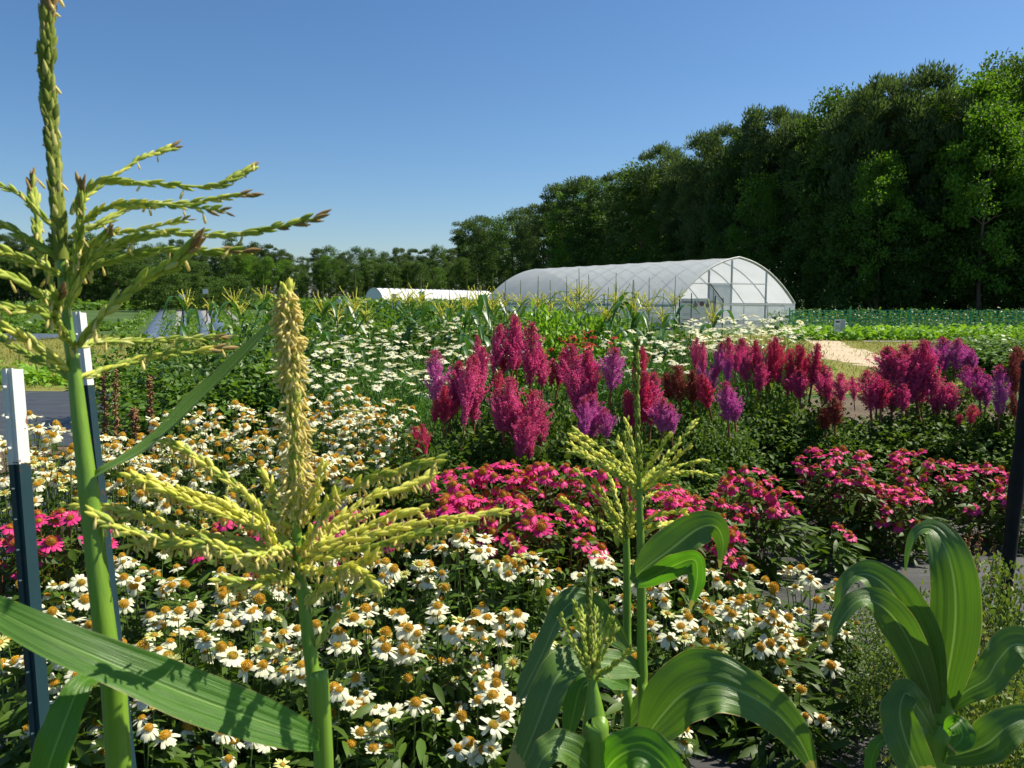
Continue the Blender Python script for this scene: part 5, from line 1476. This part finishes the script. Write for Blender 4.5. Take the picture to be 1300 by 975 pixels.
# ------------------------------------------------------------------ high tunnel greenhouse
axis = unit(np.array((-9.9, 17.0)))
acr = np.array((axis[1], -axis[0]))
C0 = np.array((13.35, 47.0))
HALF, EAVE, TOP, LEN = 4.95, 1.42, 4.15, 22.5
gh = thing('greenhouse', 'large white plastic hoop greenhouse with pointed arch roof below the tall wood', 'greenhouse', (C0[0], C0[1], 0))
def gp(u, v, z):
    q = C0 + axis * u + acr * v
    return np.array((q[0], q[1], z))
def arch(n=33):
    out = []
    for s in np.linspace(-1, 1, n):
        t = 1 - abs(s)
        out.append((s * HALF, EAVE + (TOP - EAVE) * (.28 * t + .72 * (1 - (1 - t) ** 2.3))))
    return out
AR = arch()
NB = 11
mb = MB()
nu = NB * 8 + 1
us = np.linspace(0, LEN, nu)
v = []
for u in us:
    fr = (u / LEN * NB) % 1.0
    sag = 1 - .014 * math.sin(fr * math.pi)
    for (x, z) in AR:
        v.append(gp(u, x * (1 - (1 - sag) * .6), EAVE + (z - EAVE) * sag * 1.0 + .03))
v = np.array(v)
m = len(AR)
i = (np.arange(nu - 1)[:, None] * m + np.arange(m - 1)[None, :]).ravel()
mb.add(v, np.stack([i, i + 1, i + m + 1, i + m], -1))
mb.build('roof_film', ['film_roof'], gh)
for k in range(NB + 1):
    u = .02 + k * (LEN - .04) / NB
    mb = MB()
    mb.tube([gp(u, -HALF + .02, 0)] + [gp(u, x * .995, z - .01) for x, z in AR] + [gp(u, HALF - .02, 0)], .035, 6)
    mb.build('hoop', ['galv'], gh)
for sgn in (-1, 1):
    mb = MB()
    a, b = gp(-.02, sgn * HALF, 0), gp(LEN, sgn * HALF, 0)
    R3 = np.array(((axis[0], acr[0], 0), (axis[1], acr[1], 0), (0, 0, 1)))
    mb.box((a + b) / 2 + (0, 0, EAVE - .06), (LEN, .06, .16), 0, R3)
    mb.box((a + b) / 2 + (0, 0, .16), (LEN, .05, .3), 0, R3)
    mb.build('side_rail', ['wood_board'], gh, False)
    mb = MB()
    mb.box((a + b) / 2 + acr.tolist()[0] * 0 + np.array((0, 0, .79)), (LEN - .1, .012, .95), 0, R3)
    mb.build('side_film', ['film_side'], gh, False)
for end, u in (('front', 0.0), ('rear', LEN)):
    mb = MB()
    prof = [(-HALF + .05, 0)] + [(x * .985, z - .05) for x, z in AR] + [(HALF - .05, 0)]
    pts = np.array([gp(u, x, z) for x, z in prof])
    c = gp(u, 0, 1.2)
    n_ = len(pts)
    mb.add(np.vstack([pts, c[None]]), np.array([(k, k + 1, n_) for k in range(n_ - 1)] + [(n_ - 1, 0, n_)]))
    mb.build('end_film', ['film_end'], gh)
R3 = np.array(((acr[0], axis[0], 0), (acr[1], axis[1], 0), (0, 0, 1)))
def archz(x):
    return np.interp(x, [a for a, b in AR], [b for a, b in AR])
mb = MB()
for x in (-2.35, -.55, 2.35):
    zt = archz(x) - .06
    mb.box(gp(-.06, x, zt / 2), (.10, .07, zt), 0, R3)
mb.build('end_stud', ['galv'], gh, False)
for (x0, x1, z, th) in ((-HALF + .05, HALF - .05, EAVE - .02, .10), (-3.6, 2.35, 2.62, .06), (-HALF, HALF, .12, .2)):
    mb = MB(); mb.box(gp(-.10, (x0 + x1) / 2, z), (x1 - x0, .05, th), 0, R3); mb.build('end_rail', ['wood_board'], gh, False)
mb = MB()
mb.tube([gp(-.13, -2.3, 2.6), gp(-.13, -1.2, 1.55)], .03, 6); mb.build('door_brace', ['post_dark'], gh)
mb = MB()
mb.box(gp(-.085, -1.45, 2.02), (1.7, .02, 1.12), 0, R3); mb.build('door_panel', ['film_side'], gh, False)
mb = MB(); mb.tube([gp(-.05, x, z + .03) for x, z in AR], .06, 8); mb.build('end_arch', ['wood_board'], gh)
mb = MB(); mb.box(gp(-.14, HALF - .55, .72), (.95, .03, 1.2), 0, R3); mb.build('end_shutter', ['sign_white'], gh, False)

# banner on its own stakes in front of the end wall
BC = P(885, 397, 38.0)
bn = thing('banner', 'white banner with dark heading and three round pictures, in front of the greenhouse end wall', 'banner', (BC[0], BC[1], 0))
bw, bh, bz = 44 * 38 / F, 36 * 38 / F, BC[2]
fx = unit(np.array((1.0, .12, 0))); fy = np.array((-fx[1], fx[0], 0)); RB = np.stack([fx, fy, (0, 0, 1)], -1)
def bp_(x, z, off=0.0):
    return np.array((BC[0], BC[1], bz)) + fx * x - fy * off + np.array((0, 0, z))
mb = MB(); mb.box(bp_(0, 0), (bw, .02, bh), 0, RB); mb.build('panel', ['sign_white'], bn, False)
for sx in (-1, 1):
    mb = MB(); mb.tube([bp_(sx * (bw / 2 + .05), -bz), bp_(sx * (bw / 2 + .05), bh / 2 + .12)], .03, 8); mb.build('stake', ['post_dark'], bn)
def disc(c, r, mat, nm, par):
    mb = MB()
    a = np.arange(28) / 28 * 6.283
    ring = np.array([c + fx * math.cos(t) * r + np.array((0, 0, math.sin(t) * r)) for t in a])
    back = ring + fy * .01
    mb.add(ring, np.arange(28)[None, :])
    mb.add(np.vstack([ring, back]), np.array([(k, (k + 1) % 28, 28 + (k + 1) % 28, 28 + k) for k in range(28)]))
    mb.build(nm, [mat], par, False)
ppx = 38 / F
disc(bp_((883 - 885) * ppx - .02, (397 - 390) * ppx + .1, .02), 2.9 * ppx, 'ink_photo', 'round_picture', bn)
disc(bp_((891.3 - 885) * ppx - .02, (397 - 388.5) * ppx + .1, .02), 3.0 * ppx, 'ink_maroon', 'round_picture', bn)
disc(bp_((898.5 - 885) * ppx - .02, (397 - 390.5) * ppx + .1, .02), 2.8 * ppx, 'ink_photo', 'round_picture', bn)
def text(body, loc, size, mat, parent, name, ry=0.0, align='CENTER'):
    cu = bpy.data.curves.new(name, 'FONT')
    cu.body = body
    cu.size = size
    cu.align_x = align
    cu.extrude = .002
    cu.materials.append(M[mat])
    tmp = bpy.data.objects.new(name, cu)
    me = bpy.data.meshes.new_from_object(tmp)
    bpy.data.objects.remove(tmp)
    o = bpy.data.objects.new(name, me)
    COL.objects.link(o)
    o.parent = parent
    o.location = tuple(np.asarray(loc) - np.array(parent.location))
    o.rotation_euler = (math.pi / 2, 0, ry)
    return o
text('Habitats & Insect Zones', bp_(.05, bh / 2 - .22, .02), .17, 'ink_dark', bn, 'lettering', math.atan2(fx[1], fx[0]))
for k, (x, z, wd) in enumerate([(-.55, -.05, .35), (-.55, -.12, .35), (0, -.05, .3), (.65, -.05, .35), (-.55, -.32, .3), (0, -.30, .3)]):
    mb = MB(); mb.box(bp_(x, z, .013), (wd, .006, .025), 0, RB); mb.build('caption_line', ['ink_red' if k > 3 else 'sign_grey'], bn, False)

# grey notice with a black pot beside the track
nc = P(1066, 413.5, 34.0)
nb_ = thing('notice_board', 'small grey-white notice board on legs at the edge of the bean rows', 'notice', (nc[0], nc[1], 0))
mb = MB(); mb.box(nc, (.46, .03, .54)); mb.build('panel', ['sign_white'], nb_, False)
mb = MB(); mb.box(nc + (.12, -.018, 0), (.20, .006, .48)); mb.build('text_block', ['sign_grey'], nb_, False)
for k in range(3):
    mb = MB(); mb.box(nc + (-.10, -.018, .17 - k * .15), (.18, .006, .08 if k == 0 else .03)); mb.build('text_line', ['ink_dark' if k == 0 else 'sign_grey'], nb_, False)
for sx in (-.18, .18):
    mb = MB(); mb.box((nc[0] + sx, nc[1] + .03, (nc[2] - .2) / 2), (.03, .03, nc[2] - .2)); mb.build('leg', ['galv'], nb_, False)
pc = G(1070, 429.5)
pt_ = thing('plant_pot', 'black plastic plant pot standing under the notice board', 'pot', (pc[0], pc[1], 0))
mb = MB(); mb.tube([(pc[0], pc[1], .01), (pc[0], pc[1], .30)], [.12, .16], 16); mb.build('body', ['pot_black'], pt_)
mb = MB(); mb.tube([(pc[0], pc[1], .29), (pc[0], pc[1], .33)], [.175, .175], 16); mb.build('rim', ['pot_black'], pt_)

# ------------------------------------------------------------------ long low tunnel
la, lb = np.array((-15.0, 86.0)), np.array((-4.2, 136.0))
ld = unit(lb - la); lc = np.array((ld[1], -ld[0])); LL = np.linalg.norm(lb - la)
lt = thing('low_tunnel', 'long low white plastic tunnel left of the greenhouse', 'tunnel', (la[0], la[1], 0))
mb = MB()
prof = [(math.cos(t) * 1.0, 1.35 + math.sin(t) * 1.45) for t in np.linspace(0, math.pi, 15)]
n_ = 96
v = []
for u in np.linspace(0, LL, n_):
    s = 1 - .03 * abs(math.sin(u * math.pi / 1.8))
    v += [(*(la + ld * u + lc * x * s), 1.35 + (z - 1.35) * s) for x, z in prof]
i = (np.arange(n_ - 1)[:, None] * 15 + np.arange(14)[None, :]).ravel()
mb.add(np.array(v), np.stack([i, i + 1, i + 16, i + 15], -1))
mb.add(np.array(v[:15]), np.arange(15)[None, :])
mb.build('film', ['sign_white'], lt)
mb = MB()
for sg in (-1, 1):
    a_, b_ = la + lc * 1.12 * sg, lb + lc * 1.12 * sg
    mb.add(np.array([(*a_, 0), (*b_, 0), (*b_, 1.3), (*a_, 1.3)]), np.array([(0, 1, 2, 3)]))
mb.build('side_film', ['film_side'], lt)
for k in range(int(LL / 1.8) + 1):
    mb = MB(); mb.tube([(*(la + ld * k * 1.8 + lc * x * 1.004), z + .01) for x, z in [(1.15, 0)] + prof + [(-1.15, 0)]], .035, 5); mb.build('hoop', ['galv'], lt)

# white marker boards and crates far in the field
for px, py, d, s, lab, cat in [(261, 370, 60, .42, 'white board on a post before the dark trees, above the plastic beds', 'sign'), (503, 387, 42, .45, 'white crate-like board among the crops before the low tunnel', 'sign'), (430, 383, 45, .35, 'small white board beside a blue tub in the crops', 'sign'), (231, 377, 50, .40, 'pale board behind the left corn tassel', 'sign'), (500, 376, 60, .4, 'tiny white marker close under the low tunnel', 'sign')]:
    c = P(px, py, d)
    r = thing('field_sign', lab, cat, (c[0], c[1], 0), 'white boards in the field')
    mb = MB(); mb.box(c, (s, .03, s * .85)); mb.build('board', ['sign_white'], r, False)
    mb = MB(); mb.tube([(c[0], c[1] + .05, 0), (c[0], c[1] + .05, c[2])], .04, 6); mb.build('post', ['post_dark'], r)

# shaded underside of a tree, built as a dark heap at far left
hc = G(125, 385)
hp = MB()
nx, ny = 26, 14
a = np.linspace(0, 6.283, nx, endpoint=False)
v = []
for k in range(ny):
    f = k / (ny - 1)
    v += [(hc[0] + math.cos(t) * 9 * (1 - f ** 1.6) * (1 + .05 * math.sin(3 * t + k)), hc[1] + math.sin(t) * 5 * (1 - f ** 1.6), 3.4 * math.sin(f * math.pi / 2) * (1 + .04 * math.sin(5 * t))) for t in a]
q = [(k * nx + j, k * nx + (j + 1) % nx, (k + 1) * nx + (j + 1) % nx, (k + 1) * nx + j) for k in range(ny - 1) for j in range(nx)]
hp.add(np.array(v), np.array(q))
tag(hp.build('shade_mound', ['mound']), 'tree shade shaped as a big dark heap under the trees at far left, behind the tassel branches', 'mound')

# ------------------------------------------------------------------ trees
def crown_mesh(name, seed, kind):
    """unit-height tree crown of needle or leaf sprays set at the ends of limbs"""
    rs = np.random.RandomState(seed)
    mb = MB()
    P_, D_, S_ = [], [], []
    if kind == 'pine':
        z_lo, nb, rad = .28, 62, .20
    elif kind == 'low':
        z_lo, nb, rad = .03, 74, .40
    else:
        z_lo, nb, rad = .10, 70, .30
    for b in range(nb):
        t = (b + rs.rand()) / nb if not (kind == 'pine' and b > 44) else rs.uniform(.62, 1.0)
        z = z_lo + (1 - z_lo) * (t ** .85)
        if kind == 'pine':
            env = rad * (0.42 + .68 * min(1, t / .72)) * math.sqrt(max(0, 1 - max(0, (t - .70) / .31) ** 2))
        else:
            env = rad * math.sqrt(max(0.02, 1 - ((t - .42) / .60) ** 2))
        a = b * 2.39996 + rs.randn() * .5
        r = env * rs.uniform(.35, 1.05)
        c = np.array((math.cos(a) * r, math.sin(a) * r, min(z, .965)))
        sp = rs.uniform(.042, .075) if kind == 'pine' else rs.uniform(.05, .10) * (1.3 if kind == 'low' else 1)
        m = 230 if kind == 'pine' else 130
        q = rs.randn(m, 3)
        q = q / np.linalg.norm(q, axis=1, keepdims=True) * (rs.rand(m, 1) ** .45)
        q[:, 2] = np.where(q[:, 2] < 0, q[:, 2] * .45, q[:, 2] * .75)
        P_.append(c + q * sp)
        if kind == 'pine':
            D_.append(q * .9 + np.array((0, 0, .75)) + rs.randn(m, 3) * .35)
        else:
            D_.append(q + rs.randn(m, 3) * .7)
        S_.append(np.full(m, 1.0))
    P_, D_, S_ = np.vstack(P_), np.vstack(D_), np.concatenate(S_)
    n = len(P_)
    if kind == 'pine':
        mb.scatter(rhomb_tpl(.30), P_, D_, rs.randn(n, 3), .021 * rs.uniform(.6, 1.4, n), 0)
        mat = 'pine_needle'
    else:
        mb.scatter(rhomb_tpl(.75), P_, D_, np.array((0, 0, 1.0)) + rs.randn(n, 3) * .6, (.017 if kind != 'low' else .026) * rs.uniform(.6, 1.4, n), 0)
        mat = {'oak': 'oak_leaf', 'gum': 'sweetgum_leaf', 'low': 'oak_leaf'}[kind]
    return mb.mesh(name, [mat], False)

def trunk_mesh(name, seed, kind):
    rs = np.random.RandomState(seed)
    mb = MB()
    zz = .90 if kind == 'pine' else .75
    pts = spline([(0, 0, -.01), (.008 * rs.randn(), .008 * rs.randn(), .35), (.015 * rs.randn(), .015 * rs.randn(), zz)], 14)
    mb.tube(pts, np.linspace(.016, .003, 14), 8)
    for b in range(16):
        k = rs.randint(3, 13)
        a = b * 2.4
        l = (.16 if kind == 'pine' else .22) * (1.1 - k / 14)
        e = pts[k] + np.array((math.cos(a) * l, math.sin(a) * l, l * .4))
        mb.tube([pts[k], (pts[k] + e) / 2 + (0, 0, .01), e], [.005, .003, .001], 5, 0, False)
    return mb.mesh(name, ['bark'])
TREES = {k: [(crown_mesh('crown', 500 + i * 10 + j, k), trunk_mesh('trunk', 600 + i * 10 + j, k)) for j in range(n)] for i, (k, n) in enumerate((('pine', 5), ('oak', 3), ('gum', 2), ('low', 3)))}
KNAME = {'pine': ('pine_tree', 'dark pine'), 'oak': ('broadleaf_tree', 'dark broadleaf tree'), 'gum': ('broadleaf_tree', 'light green broadleaf tree'), 'low': ('undergrowth_tree', 'low bushy tree')}

def tree(kind, x, y, h, wide, label, group):
    r = thing(KNAME[kind][0], label, 'tree', (x, y, 0), group)
    c, t = random.choice(TREES[kind])
    r.rotation_euler = (0, 0, random.uniform(0, 6.28))
    r.scale = (wide, wide, h)
    link('crown', c, r); link('trunk', t, r)
    return r

SIL = [(560, 318), (586, 286), (605, 279), (620, 274), (640, 270), (665, 266), (690, 254), (716, 232), (738, 228), (755, 234), (770, 226), (790, 221), (806, 208), (830, 189), (852, 188), (870, 178), (890, 172), (918, 163), (940, 150), (960, 144), (985, 138), (1020, 128), (1045, 122), (1060, 116), (1076, 100), (1100, 94), (1118, 97), (1150, 89), (1190, 95), (1205, 106), (1230, 90), (1262, 74), (1300, 68), (1400, 60), (1560, 50)]
sx_, sy_ = np.array(SIL).T
LINE = [(-12, 242), (9, 175), (20, 137), (26, 106), (32, 91), (35, 78), (47, 72), (75, 66)]
LPX = np.array([650 + F * x / y for x, y in LINE])
def wood_pos(px):
    """foot of the wood's edge seen at this column"""
    y = 1.0 / np.interp(px, LPX, [1.0 / q[1] for q in LINE])
    return (px - 650) / F * y, y
def top_h(px, y, dy=0):
    t = np.interp(px, sx_, sy_) + dy
    return P(px, t, 1.0)[2], (P(px, t, y / P(px, t, 1.0)[1])[2])
W1 = [(592, 'pine'), (604, 'oak'), (618, 'pine'), (634, 'oak'), (650, 'oak'), (668, 'pine'), (690, 'pine'), (712, 'pine'), (730, 'gum'), (744, 'pine'), (768, 'oak'), (789, 'pine'), (812, 'oak'), (834, 'pine'), (856, 'pine'), (885, 'pine'), (915, 'pine'), (938, 'oak'), (962, 'pine'),
      (990, 'pine'), (1022, 'pine'), (1050, 'oak'), (1082, 'pine'), (1112, 'pine'), (1150, 'pine'), (1188, 'pine'), (1222, 'gum'), (1262, 'oak'), (1300, 'gum'), (1345, 'oak'), (1400, 'pine')]
W1N = ['at the far left tip of the tall wood', 'second tree from the left tip of the tall wood', 'third tree from the left tip of the tall wood', 'fourth tree from the left tip of the tall wood', 'fifth tree from the left tip, above the far end of the greenhouse', 'above the far curve of the greenhouse roof',
       'where the wood starts to rise steeply', 'first round head of the rising skyline', 'with a sunlit patch, between two round pines', 'second round head of the rising skyline', 'in the dip after the second round head', 'third round head, above the middle of the greenhouse roof', 'in the notch before the next tall pine',
       'narrow tall, above the roof middle', 'close right of the narrow tall one', 'above the near third of the roof', 'above the greenhouse ridge end', 'right of the ridge end', 'bushy-topped, above the arched end wall', 'round-topped, above the right half of the end wall',
       'broad-headed, just right of the greenhouse', 'low crown between two broad pines', 'high shoulder at the start of the tallest group', 'flat-topped, left of the tallest pair', 'flat wide top, one of the tallest pines', 'last dark pine before the light trees', 'bright, filling the dip at right',
       'tall, left of the right edge', 'tallest, at the right edge', 'beyond the right edge', 'farthest beyond the right edge']
WG = 'trees of the tall wood on the right'
for (px, kind), nm in zip(W1, W1N):
    x, y = wood_pos(px)
    y2 = y + rng.uniform(-1.5, 2.5)
    x2 = x * y2 / y
    peak = px in (592, 618, 668, 712, 744, 789, 834, 885, 915, 962, 990, 1050, 1112, 1150, 1222, 1262, 1300)
    h = top_h(px, y2, rng.uniform(-3, 2) if peak else rng.uniform(12, 24) if px > 900 else rng.uniform(3, 8))[1]
    tree(kind, x2, y2, h, h * rng.uniform(.70, .84) * (1.35 if px < 830 else 1.0), KNAME[kind][1] + ', ' + nm, WG)
# second rank, a little behind and lower, closing the gaps
for k, px in enumerate(np.linspace(598, 1380, 34)):
    x, y = wood_pos(px)
    s = 1 + 7.0 / y
    h = top_h(px, y * s, 20 + rng.uniform(0, 18))[1]
    kd = random.choice(('pine', 'pine', 'oak'))
    tree(kd, x * s, y * s, h, h * 1.0, 'dark tree deep in the tall wood, showing through between its front crowns', 'trees deep in the tall wood')
# edge of the wood: lower trees and bushes down to the ground
for k, px in enumerate(np.linspace(585, 1360, 40)):
    x, y = wood_pos(px)
    s = 1 - rng.uniform(1.5, 4.0) / y
    h = (y / 75) * 0 + rng.uniform(5, 12)
    kd = 'low' if k % 3 else 'oak'
    tree(kd, x * s, y * s, h, max(h, 7) * rng.uniform(.9, 1.15), 'low dark tree along the foot of the tall wood, in its shade', 'undergrowth along the foot of the wood')
for px, dy, h, nm in [(730, 0, 14, 'above the greenhouse roof'), (960, 0, 15, 'right of the greenhouse ridge'), (1240, 0, 19, 'under the tall light trees at right'), (1110, 0, 15, 'below the tallest pines')]:
    x, y = wood_pos(px)
    s = 1 - 4.5 / y
    tree('gum', x * s, y * s, h * (y / 85) ** .3, h * .75, 'small bright green tree leaning out of the wood ' + nm, 'bright small trees at the edge of the wood')

# far wood along the horizon on the left
SIL2 = [(-160, 300), (-60, 300), (0, 303), (60, 306), (110, 300), (140, 306), (170, 311), (200, 316), (225, 308), (250, 316), (275, 322), (295, 307), (320, 310), (340, 313), (365, 320), (383, 331), (400, 322), (415, 315), (432, 322), (447, 319), (465, 318), (480, 324), (500, 320), (520, 320), (540, 322), (552, 314), (565, 320), (580, 316), (600, 318)]
ax_, ay_ = np.array(SIL2).T
FG = 'trees of the far wood on the left'
def far_tree(px, Y, dy, lab, group, wide):
    t = P(px, np.interp(px, ax_, ay_) + dy, 1.0)
    tt = EYE + (t - EYE) * (Y / t[1])
    kd = random.choice(('low', 'oak', 'oak', 'gum') if dy > 11 else ('pine', 'pine', 'oak'))
    h = tt[2]
    tree(kd, tt[0], Y, h * 1.05, h * wide, ('%s ' % KNAME[kd][1]) + lab, group)
cols = [(-40, 'beyond the left edge'), (0, 'at the left edge'), (22, 'near the left edge'), (46, 'left of the tallest corn stalk'), (70, 'behind the tallest corn tassel axis'), (94, 'right behind the tallest corn tassel'), (116, 'above the dark heap'), (140, 'right of the dark heap'), (163, 'on the low skyline past the heap'), (186, 'under the long tassel branch'), (208, 'left of the lollipop-shaped pine'),
        (226, 'lollipop-shaped on the skyline'), (250, 'in the sag of the skyline left of the hump'), (275, 'at the left foot of the skyline hump'), (296, 'on top of the skyline hump'), (318, 'middle of the skyline hump'), (340, 'right shoulder of the skyline hump'), (362, 'behind the tip of the yellow spike'), (386, 'in the notch right of the yellow spike'), (404, 'right of the notch'), (418, 'small peak right of the notch'),
        (434, 'between the small peak and the even stretch'), (452, 'first of the even stretch'), (470, 'above the left end of the low tunnel'), (488, 'second above the low tunnel'), (506, 'third above the low tunnel'), (524, 'above the middle of the low tunnel'), (542, 'past the middle of the low tunnel'), (556, 'small flat-topped peak by the tall wood'), (572, 'last before the tall wood')]
for px, nm in cols:
    far_tree(px, 205 + rng.uniform(-8, 8), rng.uniform(-1, 2), nm + ', far wood', FG, .85)
for px in np.linspace(-50, 590, 60):
    far_tree(px, 192 + rng.uniform(-6, 4), rng.uniform(12, 30), 'at the foot of the far wood, below its skyline', 'lower trees at the foot of the far wood', .95)
for px in np.linspace(-60, 590, 26):
    far_tree(px, 222, 6 + rng.uniform(0, 5), 'deep in the far wood, showing between its front crowns', 'trees deep in the far wood', 1.15)
for px, py, d, h in [(212, 345, 95, 0), (240, 348, 100, 0), (268, 352, 105, 0), (300, 350, 110, 0), (185, 352, 100, 0)]:
    t = P(px, py, d)
    tree('low', t[0], t[1], t[2], 6.5, 'dark rounded bush standing before the far wood, ' + {212: 'above the left plastic bed', 240: 'left of the white board', 268: 'behind the white board', 300: 'above the right plastic bed', 185: 'left of the beds, by the grass'}[px], 'dark bushes before the far wood')
